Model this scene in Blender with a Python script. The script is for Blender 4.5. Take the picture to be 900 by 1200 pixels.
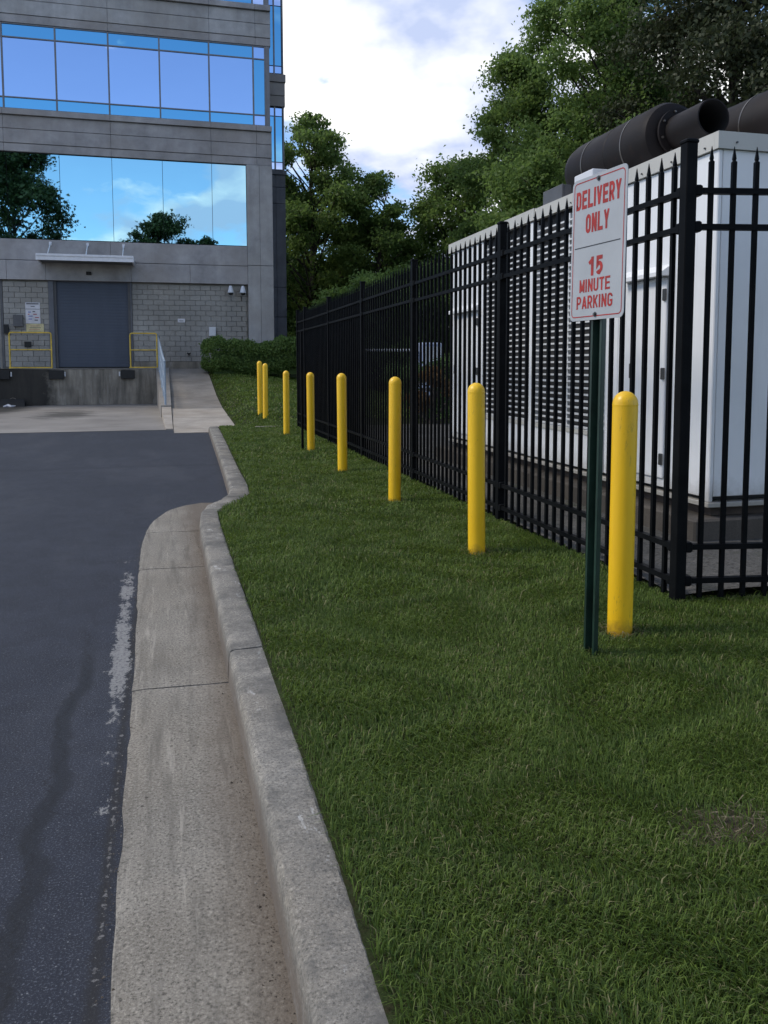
import bpy, math, random
import numpy as np
from mathutils import Matrix, Vector

for o in list(bpy.data.objects):
    bpy.data.objects.remove(o, do_unlink=True)
SC = bpy.context.scene
COL = SC.collection
R = math.radians

# ------------------------------------------------------------------ camera
EYE = 1.42
cd = bpy.data.cameras.new('camera')
cam = bpy.data.objects.new('camera', cd)
COL.objects.link(cam)
cd.sensor_fit = 'VERTICAL'
cd.sensor_height = 24.0
cd.sensor_width = 18.0
cd.lens = 978.0 / 1200 * 24
cd.shift_y = -(600 - 510.64) / 1200
cd.clip_start = 0.05
cd.clip_end = 3000
cam.matrix_world = (Matrix.Translation((0, 0, EYE)) @ Matrix.Rotation(-0.25595, 4, 'Z')
                    @ Matrix.Rotation(math.pi / 2 - 0.08277, 4, 'X') @ Matrix.Rotation(-0.00229, 4, 'Z'))
SC.camera = cam

# ------------------------------------------------------------------ sky and sun
SUN_DIR = Vector((-0.80, 0.22, 0.80)).normalized()      # towards the sun, behind thin cloud
SUN_EL = math.asin(SUN_DIR.z)
SUN_AZ = math.atan2(SUN_DIR.x, SUN_DIR.y)
W = bpy.data.worlds.new('World')
SC.world = W
W.use_nodes = True
nt = W.node_tree
nt.nodes.clear()
def wn(t, **k):
    n = nt.nodes.new(t)
    for a, v in k.items():
        setattr(n, a, v)
    return n
def wmath(op, a, b=None):
    n = wn('ShaderNodeMath', operation=op)
    for i, v in enumerate((a, b)):
        if v is None:
            continue
        if isinstance(v, (int, float)):
            n.inputs[i].default_value = v
        else:
            nt.links.new(v, n.inputs[i])
    return n.outputs[0]
out = wn('ShaderNodeOutputWorld')
bg = wn('ShaderNodeBackground')
bg.inputs['Strength'].default_value = 0.14
sky = wn('ShaderNodeTexSky', sky_type='NISHITA')
sky.sun_disc = False
sky.sun_elevation = SUN_EL
sky.sun_rotation = SUN_AZ
sky.air_density = 0.85
sky.dust_density = 0.1
sky.ozone_density = 3.0
tc = wn('ShaderNodeTexCoord')
sep = wn('ShaderNodeSeparateXYZ')
wmap = wn('ShaderNodeMapping')
wmap.inputs['Rotation'].default_value = (0, 0, -R(60))
nt.links.new(tc.outputs['Generated'], wmap.inputs[0])
nt.links.new(wmap.outputs[0], sep.inputs[0])
zz = wmath('ADD', wmath('MAXIMUM', sep.outputs['Z'], 0.0), 0.30)
cu = wmath('DIVIDE', sep.outputs['X'], zz)
cv = wmath('DIVIDE', sep.outputs['Y'], zz)
cmb = wn('ShaderNodeCombineXYZ')
nt.links.new(cu, cmb.inputs[0])
nt.links.new(cv, cmb.inputs[1])
CLOUD_SEED = 28.52
n1 = wn('ShaderNodeTexNoise', noise_dimensions='4D')
n1.inputs['W'].default_value = CLOUD_SEED
n1.inputs['Scale'].default_value = 1.35
n1.inputs['Detail'].default_value = 9
n1.inputs['Roughness'].default_value = 0.55
nt.links.new(cmb.outputs[0], n1.inputs['Vector'])
mask = wn('ShaderNodeValToRGB')
mask.color_ramp.elements[0].position = 0.485
mask.color_ramp.elements[1].position = 0.525
nt.links.new(n1.outputs['Fac'], mask.inputs[0])
n2 = wn('ShaderNodeTexNoise', noise_dimensions='4D')
n2.inputs['W'].default_value = CLOUD_SEED + 11
n2.inputs['Scale'].default_value = 2.4
n2.inputs['Detail'].default_value = 6
nt.links.new(cmb.outputs[0], n2.inputs['Vector'])
tone = wn('ShaderNodeValToRGB')
tone.color_ramp.elements[0].position = 0.43
tone.color_ramp.elements[0].color = (2.7, 3.15, 4.4, 1)
tone.color_ramp.elements[1].position = 0.55
tone.color_ramp.elements[1].color = (6.3, 6.25, 6.2, 1)
nt.links.new(n2.outputs['Fac'], tone.inputs[0])
mx = wn('ShaderNodeMix', data_type='RGBA')
nt.links.new(mask.outputs[0], mx.inputs['Factor'])
nt.links.new(sky.outputs[0], mx.inputs['A'])
nt.links.new(tone.outputs[0], mx.inputs['B'])
nt.links.new(mx.outputs['Result'], bg.inputs['Color'])
nt.links.new(bg.outputs[0], out.inputs['Surface'])

sl = bpy.data.lights.new('sun', 'SUN')
sl.energy = 1.5
sl.angle = R(14)
sl.color = (1.0, 0.92, 0.80)
so = bpy.data.objects.new('sun', sl)
COL.objects.link(so)
so.location = SUN_DIR * 60
so.rotation_euler = SUN_DIR.to_track_quat('Z', 'Y').to_euler()

SC.view_settings.view_transform = 'Standard'
SC.view_settings.look = 'None'
SC.view_settings.gamma = 1
SC.view_settings.use_curve_mapping = False
SC.view_settings.exposure = 0.65
SC.cycles.max_bounces = 8
SC.cycles.use_denoising = True

# ------------------------------------------------------------------ materials
class NM:
    """small helper round a material's node tree"""
    def __init__(s, name):
        s.m = bpy.data.materials.new(name)
        s.m.use_nodes = True
        s.t = s.m.node_tree
        s.p = s.t.nodes['Principled BSDF']
        s.geo = s.n('ShaderNodeNewGeometry')
        s.pos = s.geo.outputs['Position']
    def n(s, t, **k):
        x = s.t.nodes.new(t)
        for a, v in k.items():
            setattr(x, a, v)
        return x
    def put(s, sock, v):
        if isinstance(v, (int, float)):
            sock.default_value = v
        elif isinstance(v, tuple):
            sock.default_value = v if len(v) == len(sock.default_value) else tuple(v) + (1,)
        else:
            s.t.links.new(v, sock)
    def noise(s, scale, detail=4, rough=0.55, stretch=None, off=0.0, vec=None):
        x = s.n('ShaderNodeTexNoise')
        v = vec if vec is not None else s.pos
        if stretch or off:
            mp = s.n('ShaderNodeMapping')
            s.t.links.new(v, mp.inputs[0])
            mp.inputs['Scale'].default_value = stretch or (1, 1, 1)
            mp.inputs['Location'].default_value = (off, off * .7, off * .3)
            v = mp.outputs[0]
        s.t.links.new(v, x.inputs['Vector'])
        x.inputs['Scale'].default_value = scale
        x.inputs['Detail'].default_value = detail
        x.inputs['Roughness'].default_value = rough
        return x.outputs['Fac']
    def voronoi(s, scale, feature='F1'):
        x = s.n('ShaderNodeTexVoronoi', feature=feature)
        s.t.links.new(s.pos, x.inputs['Vector'])
        x.inputs['Scale'].default_value = scale
        return x.outputs['Distance']
    def ramp(s, f, *stops):
        x = s.n('ShaderNodeValToRGB')
        e = x.color_ramp.elements
        while len(e) < len(stops):
            e.new(0.5)
        for i, (p, c) in enumerate(stops):
            e[i].position = p
            e[i].color = (c, c, c, 1) if isinstance(c, (int, float)) else tuple(c) + (1,)
        s.put(x.inputs[0], f)
        return x.outputs[0]
    def mix(s, f, a, b, blend='MIX'):
        x = s.n('ShaderNodeMix', data_type='RGBA', blend_type=blend)
        s.put(x.inputs['Factor'], f)
        s.put(x.inputs['A'], a)
        s.put(x.inputs['B'], b)
        return x.outputs['Result']
    def math(s, op, a, b=0.0, c=None):
        x = s.n('ShaderNodeMath', operation=op)
        s.put(x.inputs[0], a)
        s.put(x.inputs[1], b)
        if c is not None:
            s.put(x.inputs[2], c)
        return x.outputs[0]
    def xyz(s):
        x = s.n('ShaderNodeSeparateXYZ')
        s.t.links.new(s.pos, x.inputs[0])
        return x.outputs
    def rnd(s):
        return s.n('ShaderNodeObjectInfo').outputs['Random']
    def bump(s, h, strength=0.3, dist=0.01):
        x = s.n('ShaderNodeBump')
        x.inputs['Strength'].default_value = strength
        x.inputs['Distance'].default_value = dist
        s.put(x.inputs['Height'], h)
        s.t.links.new(x.outputs[0], s.p.inputs['Normal'])
    def done(s, col, rough=0.7, metal=0.0, spec=None):
        s.put(s.p.inputs['Base Color'], col)
        s.put(s.p.inputs['Roughness'], rough)
        s.put(s.p.inputs['Metallic'], metal)
        if spec is not None:
            s.p.inputs['Specular IOR Level'].default_value = spec
        return s.m

def simple(name, c, rough=0.6, metal=0.0, var=0.12, scale=3.0, spec=None, streak=False):
    k = NM(name)
    d = tuple(x * (1 - var * 1.6) for x in c)
    l = tuple(min(1, x * (1 + var)) for x in c)
    f = k.noise(scale, 6, 0.6, stretch=(1, 1, 0.12) if streak else None)
    col = k.mix(k.ramp(f, (0.3, 0.0), (0.7, 1.0)), d, l)
    rr = k.math('MULTIPLY_ADD', k.noise(scale * 2.3, 3), 0.25, rough - 0.12)
    k.bump(k.noise(scale * 12, 3), 0.05, 0.004)
    return k.done(col, rr, metal, spec)

def m_concrete(name, base, speck=0.5, scale=1.0, streak=0.0, warm=(1.0, 0.93, 0.84), objvar=0.0):
    k = NM(name)
    d = tuple(x * 0.62 for x in base)
    l = tuple(x * 1.18 for x in base)
    c = k.mix(k.ramp(k.noise(1.7 * scale, 8, 0.65), (0.3, 0.0), (0.72, 1.0)), d, l)
    c = k.mix(k.ramp(k.noise(0.6 * scale, 5, 0.6, off=4.0), (0.42, 0.0), (0.66, 0.55)), c, tuple(x * 0.75 * w for x, w in zip(base, warm)))
    grain = k.noise(170 * scale, 2, 0.7)
    c = k.mix(k.ramp(grain, (0.35, speck), (0.5, 0.0)), c, tuple(x * 0.42 for x in base))
    c = k.mix(k.ramp(grain, (0.58, 0.0), (0.72, speck * 0.8)), c, tuple(min(1, x * 1.5) for x in base))
    if streak:
        st = k.noise(2.6, 6, 0.65, stretch=(1, 1, 0.1), off=2.0)
        c = k.mix(k.ramp(st, (0.42, 0.0), (0.68, streak)), c, tuple(x * 0.3 for x in base))
    if objvar:
        c = k.mix(k.math('MULTIPLY', k.rnd(), objvar), c, tuple(x * 0.5 for x in base))
    k.bump(grain, 0.35, 0.004)
    return k.done(c, 0.88, 0, 0.3)

M = {}
# asphalt: dark, sealed, bluish; worn light aggregate along the gutter, a dark wet-looking sealed seam
k = NM('asphalt')
g = k.noise(150, 3, 0.85)
c = k.mix(k.ramp(k.noise(0.55, 7, 0.6), (0.3, 0.0), (0.7, 1.0)), (0.016, 0.019, 0.029), (0.028, 0.032, 0.045))
c = k.mix(k.ramp(k.noise(4, 7, 0.8), (0.40, 0.75), (0.58, 0.0)), c, (0.012, 0.014, 0.021))
c = k.mix(k.ramp(k.noise(0.8, 5, 0.7, stretch=(1, .3, 1), off=8.0), (0.52, 0.0), (0.66, 0.5)), c, (0.045, 0.048, 0.058))
c = k.mix(k.ramp(g, (0.54, 0.0), (0.68, 0.8)), c, (0.16, 0.17, 0.20))
c = k.mix(k.ramp(g, (0.3, 0.6), (0.44, 0.0)), c, (0.012, 0.014, 0.02))
px = k.xyz()
sp_ = k.voronoi(70)
c = k.mix(k.math('MULTIPLY', k.ramp(sp_, (0.10, 0.9), (0.22, 0.0)), k.ramp(k.noise(40, 3, 0.7, off=5.0), (0.5, 0.0), (0.6, 1.0))), c, (0.20, 0.205, 0.215))
edge_ = k.ramp(k.math('DIVIDE', px[1], 10.0), (0.55, 1.0), (0.7, 0.0))
c = k.mix(k.math('MULTIPLY', edge_, k.ramp(k.math('ADD', k.math('ABSOLUTE', k.math('ADD', px[0], 0.19)), k.math('MULTIPLY_ADD', k.noise(20, 5, 0.75), 0.05, -0.02)), (0.010, 0.8), (0.032, 0.0))), c, (0.018, 0.017, 0.017))
# sealed seam wandering along x = -0.40
wob = k.math('MULTIPLY_ADD', k.noise(1.6, 4, 0.6, stretch=(0, 1, 0)), 0.26, -0.13)
dist = k.math('ABSOLUTE', k.math('SUBTRACT', k.math('ADD', px[0], 0.40), wob))
dist = k.math('ADD', dist, k.math('MULTIPLY_ADD', k.noise(22, 6, 0.8), 0.07, -0.035))
seam = k.math('MULTIPLY', k.ramp(dist, (0.022, 1.0), (0.042, 0.0)), k.ramp(k.math('DIVIDE', px[1], 10.0), (0.40, 1.0), (0.46, 0.0)))
c = k.mix(k.math('MULTIPLY', seam, 0.72), c, (0.008, 0.0085, 0.011))
crack = k.math('ABSOLUTE', k.math('SUBTRACT', k.math('ADD', px[0], 0.41), k.math('MULTIPLY_ADD', k.noise(5.5, 6, 0.75, stretch=(0, 1, 0), off=3.0), 0.34, -0.17)))
crack = k.math('MULTIPLY', k.ramp(crack, (0.0025, 1.0), (0.005, 0.0)), k.ramp(k.math('DIVIDE', px[1], 10.0), (0.44, 0.9), (0.52, 0.0)))
c = k.mix(crack, c, (0.006, 0.006, 0.007))
# cross seams and patch outlines farther up the road
d2 = k.math('ABSOLUTE', k.math('SUBTRACT', k.math('SUBTRACT', px[1], 12.4), k.math('MULTIPLY_ADD', k.noise(0.9, 3, 0.5, stretch=(1, 0, 0)), 1.4, -0.7)))
c = k.mix(k.ramp(d2, (0.03, 0.6), (0.2, 0.0)), c, (0.018, 0.02, 0.028))
# worn-through strip beside the gutter
e = k.math('ADD', k.math('ADD', px[0], 0.248), k.math('MULTIPLY', k.math('SUBTRACT', px[1], 4.5), 0.020))
band = k.ramp(k.math('ABSOLUTE', e), (0.020, 1.0), (0.095, 0.0))
along = k.ramp(k.math('DIVIDE', px[1], 10.0), (0.10, 0.45), (0.32, 0.6), (0.36, 1.0), (0.55, 1.0), (0.69, 0.0))
chip = k.ramp(k.math('ADD', k.math('MULTIPLY_ADD', k.noise(3.2, 3, 0.6, off=2.5), 0.5, k.math('MULTIPLY_ADD', k.noise(28, 6, 0.8, stretch=(1.3, .6, 1)), 0.75, -0.125)), k.math('MULTIPLY_ADD', k.math('MULTIPLY', band, along), 0.34, -0.34)), (0.43, 0.0), (0.46, 1.0))
c = k.mix(k.math('MULTIPLY', chip, k.ramp(k.noise(60, 4, 0.85), (0.36, 0.25), (0.52, 1.0))), c, (0.24, 0.235, 0.225))
# thin scratches of light aggregate nearer the camera
e2 = k.math('ABSOLUTE', k.math('ADD', k.math('ADD', px[0], 0.19), k.math('MULTIPLY_ADD', k.noise(1.2, 2, 0.5, stretch=(0, 1, 0)), 0.08, -0.04)))
scr = k.math('MULTIPLY', k.ramp(e2, (0.002, 1.0), (0.02, 0.1)), k.ramp(k.math('DIVIDE', px[1], 10.0), (0.10, 1.0), (0.33, 1.0), (0.36, 0.0)))
scr = k.ramp(k.math('ADD', k.noise(30, 5, 0.75), k.math('MULTIPLY_ADD', scr, 0.24, -0.24)), (0.52, 0.0), (0.58, 0.6))
c = k.mix(scr, c, (0.24, 0.23, 0.22))
k.bump(g, 0.5, 0.004)
M['asphalt'] = k.done(c, k.math('MULTIPLY_ADD', seam, -0.12, 0.78), 0, 0.35)

# gutter and kerb concrete: exposed sand, dirt against the kerb face
def gutter_mat(name, base, dirt):
    k = NM(name)
    px = k.xyz()
    grain = k.noise(105, 3, 0.85)
    c = k.mix(k.ramp(k.noise(2.1, 8, 0.65), (0.28, 0.0), (0.72, 1.0)), tuple(x * 0.72 for x in base), tuple(x * 1.15 for x in base))
    c = k.mix(k.ramp(k.noise(0.9, 5, 0.6, off=3.0), (0.45, 0.0), (0.7, 0.5)), c, (base[0] * .72, base[1] * .66, base[2] * .58))
    c = k.mix(k.ramp(grain, (0.36, 0.9), (0.48, 0.0)), c, tuple(x * 0.28 for x in base))
    c = k.mix(k.ramp(grain, (0.54, 0.0), (0.68, 0.7)), c, tuple(min(1, x * 1.7) for x in base))
    c = k.mix(k.ramp(k.noise(16, 5, 0.7, stretch=(1, .07, 1), off=1.0), (0.5, 0.0), (0.68, 0.8 if dirt else 0.25)), c, tuple(x * 0.5 for x in base))
    if dirt:
        c = k.mix(k.ramp(k.noise(26, 6, 0.75, stretch=(1, .05, 1), off=9.0), (0.58, 0.0), (0.68, 0.6)), c, tuple(x * 1.5 for x in base))
    if dirt:
        t = k.math('ADD', k.math('MULTIPLY', k.math('SUBTRACT', px[0], 0.0), 4.0), k.math('MULTIPLY_ADD', k.noise(3, 5, 0.7, stretch=(1, .35, 1)), 1.0, -0.5))
        c = k.mix(k.ramp(t, (0.30, 0.0), (0.95, 0.7)), c, (0.115, 0.09, 0.07))
        sp = k.voronoi(26)
        c = k.mix(k.math('MULTIPLY', k.ramp(sp, (0.10, 0.8), (0.2, 0.0)), k.ramp(k.noise(5, 4, 0.7, stretch=(1.5, .5, 1)), (0.5, 0.0), (0.62, 1.0))), c, (0.05, 0.042, 0.036))
    else:
        wt = k.ramp(k.noise(7, 6, 0.75, stretch=(1.6, .6, 1)), (0.60, 0.0), (0.65, 0.8))
        c = k.mix(wt, c, (0.50, 0.49, 0.46))
        c = k.mix(k.ramp(k.noise(3.0, 8, 0.75, off=7.0), (0.43, 0.0), (0.58, 0.85)), c, (0.115, 0.11, 0.10))
        c = k.mix(k.ramp(k.noise(55, 4, 0.8, off=2.0), (0.52, 0.0), (0.66, 0.5)), c, (0.10, 0.097, 0.09))
        low = k.ramp(k.math('ADD', px[2], k.math('MULTIPLY_ADD', k.noise(12, 5, 0.7), 0.05, -0.025)), (0.06, 0.75), (0.115, 0.0))
        c = k.mix(low, c, (0.13, 0.105, 0.085))
    k.bump(grain, 0.5, 0.005)
    return k.done(c, 0.9, 0, 0.25)
M['gutter'] = gutter_mat('gutter_concrete', (0.262, 0.240, 0.202), True)
M['kerb'] = gutter_mat('kerb_concrete', (0.275, 0.256, 0.222), False)
M['joint_dirt'] = simple('joint_dirt', (0.05, 0.042, 0.035), 0.95)
M['path'] = m_concrete('path_concrete', (0.40, 0.36, 0.31), 0.25, 0.8)
M['path_old'] = m_concrete('old_path_concrete', (0.27, 0.245, 0.215), 0.3, 0.8)

# loading apron: pale concrete with a dark tyre and oily stain, and a dark patch at the left bay
k = NM('apron_concrete')
px = k.xyz()
grain = k.noise(60, 3, 0.7)
c = k.mix(k.ramp(k.noise(0.5, 7, 0.65), (0.3, 0.0), (0.7, 1.0)), (0.17, 0.155, 0.14), (0.29, 0.27, 0.245))
dx = k.math('DIVIDE', k.math('ADD', px[0], 2.9), 1.2)
dy = k.math('DIVIDE', k.math('SUBTRACT', px[1], 26.5), 3.2)
rad = k.math('SQRT', k.math('ADD', k.math('MULTIPLY', dx, dx), k.math('MULTIPLY', dy, dy)))
dark_spot = k.ramp(k.math('ADD', rad, k.math('MULTIPLY_ADD', k.noise(1.6, 5, 0.7, stretch=(.6, 1, 1)), 1.8, -0.9)), (0.35, 0.75), (0.8, 0.0))
c = k.mix(dark_spot, c, (0.035, 0.033, 0.03))
dx = k.math('DIVIDE', k.math('ADD', px[0], 5.6), 1.5)
dy = k.math('DIVIDE', k.math('SUBTRACT', px[1], 31.0), 5.0)
rad = k.math('SQRT', k.math('ADD', k.math('MULTIPLY', dx, dx), k.math('MULTIPLY', dy, dy)))
dark_spot = k.ramp(k.math('ADD', rad, k.math('MULTIPLY_ADD', k.noise(0.9, 5, 0.7), 0.9, -0.45)), (0.5, 0.9), (1.05, 0.0))
c = k.mix(dark_spot, c, (0.02, 0.02, 0.019))
k.bump(grain, 0.2, 0.004)
M['apron'] = k.done(c, 0.85, 0, 0.3)

# dock face: streaked concrete, darker towards the left bay
k = NM('dock_concrete')
px = k.xyz()
c = k.mix(k.ramp(k.noise(1.1, 7, 0.65), (0.3, 0.0), (0.7, 1.0)), (0.19, 0.168, 0.138), (0.34, 0.31, 0.26))
st = k.noise(2.4, 6, 0.7, stretch=(1, 1, 0.12))
c = k.mix(k.ramp(st, (0.42, 0.0), (0.64, 0.7)), c, (0.06, 0.056, 0.05))
c = k.mix(k.ramp(k.noise(3.4, 6, 0.7, stretch=(1, 1, 0.2), off=5.0), (0.55, 0.0), (0.7, 0.7)), c, (0.34, 0.325, 0.295))
black_tone = k.ramp(k.math('ADD', k.math('MULTIPLY', k.math('ADD', px[0], 4.25), 0.8), k.math('MULTIPLY_ADD', k.noise(2.0, 5, 0.7), 1.0, -0.5)), (-0.1 + 0.1, 0.9), (0.35, 0.0))
c = k.mix(black_tone, c, (0.018, 0.017, 0.016))
k.bump(k.noise(50, 3), 0.2, 0.004)
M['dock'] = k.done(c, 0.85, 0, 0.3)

M['precast'] = m_concrete('precast_panel', (0.42, 0.404, 0.405), 0.2, 0.7, 0.14, objvar=0.12)
M['precast_dark'] = m_concrete('dark_precast_panel', (0.17, 0.18, 0.205), 0.2, 0.7, 0.25, objvar=0.12)
M['precast_pale'] = m_concrete('pale_precast_panel', (0.46, 0.452, 0.45), 0.2, 0.7, 0.22, objvar=0.12)
M['core'] = simple('dark_core', (0.03, 0.03, 0.032), 0.9)
M['block'] = m_concrete('split_block', (0.37, 0.358, 0.335), 0.55, 0.35, 0.2, objvar=0.28)
M['mortar'] = m_concrete('mortar', (0.33, 0.32, 0.30), 0.3, 0.5)
M['frame'] = simple('window_frame_metal', (0.16, 0.165, 0.18), 0.45, 0.6, 0.08)
M['joint'] = simple('black_silicone', (0.012, 0.013, 0.015), 0.5)
def glass(name, tint, rough=0.012, wave=0.02):
    k = NM(name)
    k.bump(k.noise(0.55, 2, 0.4), wave, 0.2)
    return k.done(k.mix(k.rnd(), tuple(x * 0.94 for x in tint), tint), rough, 1.0)
M['glass'] = glass('mirror_glass', (0.62, 0.75, 1.0))
M['glass_teal'] = glass('teal_mirror_glass', (0.24, 0.58, 0.80))
M['glass_low'] = glass('blue_green_mirror_glass', (0.48, 0.80, 0.88))
M['door'] = simple('roller_door_paint', (0.062, 0.075, 0.105), 0.5, 0.2, 0.1, 1.2, streak=True)
M['door_blue'] = simple('blue_door_paint', (0.07, 0.12, 0.20), 0.5, 0.1, 0.1, 1.2)
M['white_metal'] = simple('white_painted_metal', (0.62, 0.63, 0.66), 0.42, 0, 0.06)
M['canopy'] = simple('canopy_metal', (0.74, 0.74, 0.77), 0.45, 0.1, 0.07, 4)
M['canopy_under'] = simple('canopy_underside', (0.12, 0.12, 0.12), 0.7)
M['grey_metal'] = simple('grey_box_metal', (0.10, 0.10, 0.105), 0.5, 0.2)
M['black'] = simple('black_rubber', (0.014, 0.014, 0.014), 0.75)
M['rail_yellow'] = simple('rail_yellow_paint', (0.68, 0.46, 0.06), 0.5, 0, 0.2, 6)
M['rail_blue'] = simple('blue_grey_rail_paint', (0.27, 0.33, 0.40), 0.45, 0.1, 0.1)
M['paper'] = simple('notice_white', (0.62, 0.61, 0.64), 0.6)
M['paper_yellow'] = simple('notice_yellow', (0.60, 0.53, 0.30), 0.6, 0, 0.2, 9)
M['ink'] = simple('notice_ink', (0.06, 0.06, 0.08), 0.6)
M['ink_red'] = simple('notice_red', (0.40, 0.10, 0.12), 0.6)
M['ink_blue'] = simple('notice_blue', (0.16, 0.18, 0.42), 0.6)

# yellow bollard sleeve: satin plastic, faint mould lines, grubby foot
k = NM('yellow_sleeve')
px = k.xyz()
c = k.mix(k.ramp(k.noise(3.2, 5, 0.6, stretch=(1, 1, .3)), (0.3, 0.0), (0.7, 1.0)), (0.80, 0.46, 0.008), (0.90, 0.55, 0.012))
foot = k.ramp(k.math('ADD', px[2], k.math('MULTIPLY_ADD', k.noise(9, 5, 0.7), 0.22, -0.11)), (0.13, 0.7), (0.20, 0.0))
c = k.mix(foot, c, (0.22, 0.13, 0.02))
c = k.mix(k.ramp(k.noise(26, 5, 0.75, stretch=(1, 1, .35)), (0.62, 0.0), (0.70, 0.35)), c, (0.25, 0.16, 0.02))
scf = k.math('MULTIPLY', k.ramp(k.noise(70, 4, 0.8, stretch=(1, 1, .12)), (0.58, 0.0), (0.66, 0.7)), k.ramp(k.noise(4.5, 4, 0.6, off=6.0), (0.5, 0.0), (0.62, 1.0)))
c = k.mix(scf, c, (0.20, 0.14, 0.04))
k.bump(k.noise(18, 3), 0.03, 0.003)
M['yellow'] = k.done(c, k.math('MULTIPLY_ADD', k.noise(5, 4), 0.25, 0.26), 0, 0.5)

k = NM('black_fence_paint')
c = k.mix(k.ramp(k.noise(7, 5, 0.6), (0.35, 0.0), (0.7, 1.0)), (0.003, 0.0033, 0.004), (0.0065, 0.007, 0.008))
c = k.mix(k.ramp(k.noise(40, 4, 0.7), (0.66, 0.0), (0.74, 0.4)), c, (0.03, 0.028, 0.026))
M['fence'] = k.done(c, k.math('MULTIPLY_ADD', k.noise(5, 4), 0.2, 0.45), 0, 0.07)

def enclosure_mat(name, base, drip):
    k = NM(name)
    c = k.mix(k.ramp(k.noise(1.4, 6, 0.6), (0.3, 0.0), (0.7, 1.0)), tuple(x * .88 for x in base), base)
    st = k.noise(9, 5, 0.65, stretch=(1, 1, 0.06))
    c = k.mix(k.ramp(st, (0.56, 0.0), (0.72, drip)), c, tuple(x * 0.55 for x in base))
    px = k.xyz()
    low = k.ramp(k.math('ADD', px[2], k.math('MULTIPLY_ADD', k.noise(6, 5, 0.7), 0.3, -0.15)), (0.44, 0.55), (0.62, 0.0))
    c = k.mix(low, c, (0.24, 0.21, 0.17))
    return k.done(c, 0.42, 0, 0.4)
M['encl'] = enclosure_mat('enclosure_white', (0.78, 0.79, 0.80), 0.25)
M['trim'] = enclosure_mat('roof_trim', (0.50, 0.49, 0.45), 0.4)
M['blade'] = enclosure_mat('louvre_blade', (0.62, 0.63, 0.63), 0.15)
k = NM('silencer_steel')
c = k.mix(k.ramp(k.noise(3, 7, 0.65), (0.3, 0.0), (0.7, 1.0)), (0.006, 0.0042, 0.004), (0.012, 0.009, 0.009))
c = k.mix(k.ramp(k.noise(9, 6, 0.7), (0.58, 0.0), (0.7, 0.7)), c, (0.018, 0.010, 0.007))
k.bump(k.noise(60, 3), 0.1, 0.003)
M['silencer'] = k.done(c, k.math('MULTIPLY_ADD', k.noise(6, 4), 0.2, 0.5), 0.0, 0.22)
M['black_tone'] = simple('pipe_soot', (0.004, 0.004, 0.004), 0.9)
M['strap'] = simple('strap_steel', (0.16, 0.145, 0.13), 0.4, 0.7)
M['plinth'] = m_concrete('plinth_concrete', (0.10, 0.088, 0.075), 0.4, 0.8, 0.6)
M['skid'] = simple('rusty_skid', (0.07, 0.05, 0.038), 0.8, 0, 0.3, 5)

# sign
M['sign'] = simple('sign_white', (0.36, 0.375, 0.39), 0.38, 0, 0.05, 5, spec=0.4)
M['sign_red'] = simple('sign_red', (0.36, 0.018, 0.012), 0.6, 0, 0.22, 25)
M['sign_black'] = simple('sign_black', (0.02, 0.02, 0.024), 0.5)
M['post_green'] = simple('green_post_enamel', (0.010, 0.030, 0.020), 0.4, 0, 0.25, 8)
M['bolt'] = simple('bolt_steel', (0.10, 0.10, 0.10), 0.4, 0.8)

# soils
k = NM('lawn_soil')
c = k.mix(k.ramp(k.noise(1.1, 6, 0.6), (0.3, 0.0), (0.7, 1.0)), (0.020, 0.030, 0.009), (0.036, 0.052, 0.016))
c = k.mix(k.ramp(k.noise(34, 4, 0.7), (0.4, 0.0), (0.7, 0.8)), c, (0.030, 0.024, 0.014))
k.bump(k.noise(45, 3), 0.6, 0.02)
px = k.xyz()
e = k.math('MULTIPLY', k.math('SUBTRACT', px[0], 1.52), 4.6)
e2 = k.math('MULTIPLY', k.math('SUBTRACT', px[1], 1.93), 7.6)
e = k.math('ADD', k.math('SQRT', k.math('ADD', k.math('MULTIPLY', e, e), k.math('MULTIPLY', e2, e2))), k.math('MULTIPLY_ADD', k.noise(9, 5, 0.7), 1.0, -0.5))
c = k.mix(k.ramp(e, (0.6, 0.9), (1.1, 0.0)), c, (0.075, 0.06, 0.042))
M['soil'] = k.done(c, 0.95, 0, 0.1)
k = NM('yard_gravel')
v = k.noise(38, 3, 0.8)
c = k.mix(k.ramp(k.noise(1.3, 6, 0.65), (0.3, 0.0), (0.7, 1.0)), (0.075, 0.072, 0.066), (0.14, 0.135, 0.125))
c = k.mix(k.ramp(v, (0.35, 0.8), (0.5, 0.0)), c, (0.035, 0.033, 0.03))
c = k.mix(k.ramp(v, (0.6, 0.0), (0.72, 0.6)), c, (0.24, 0.23, 0.21))
c = k.mix(k.ramp(k.noise(1.9, 5, 0.7, off=9.0), (0.55, 0.0), (0.68, 0.7)), c, (0.035, 0.045, 0.018))
k.bump(v, 0.7, 0.02)
M['gravel'] = k.done(c, 0.95, 0, 0.15)
k = NM('woodland_floor')
c = k.mix(k.ramp(k.noise(0.3, 6, 0.6), (0.3, 0.0), (0.7, 1.0)), (0.018, 0.028, 0.010), (0.035, 0.05, 0.018))
M['floor'] = k.done(c, 0.95, 0, 0.1)

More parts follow.
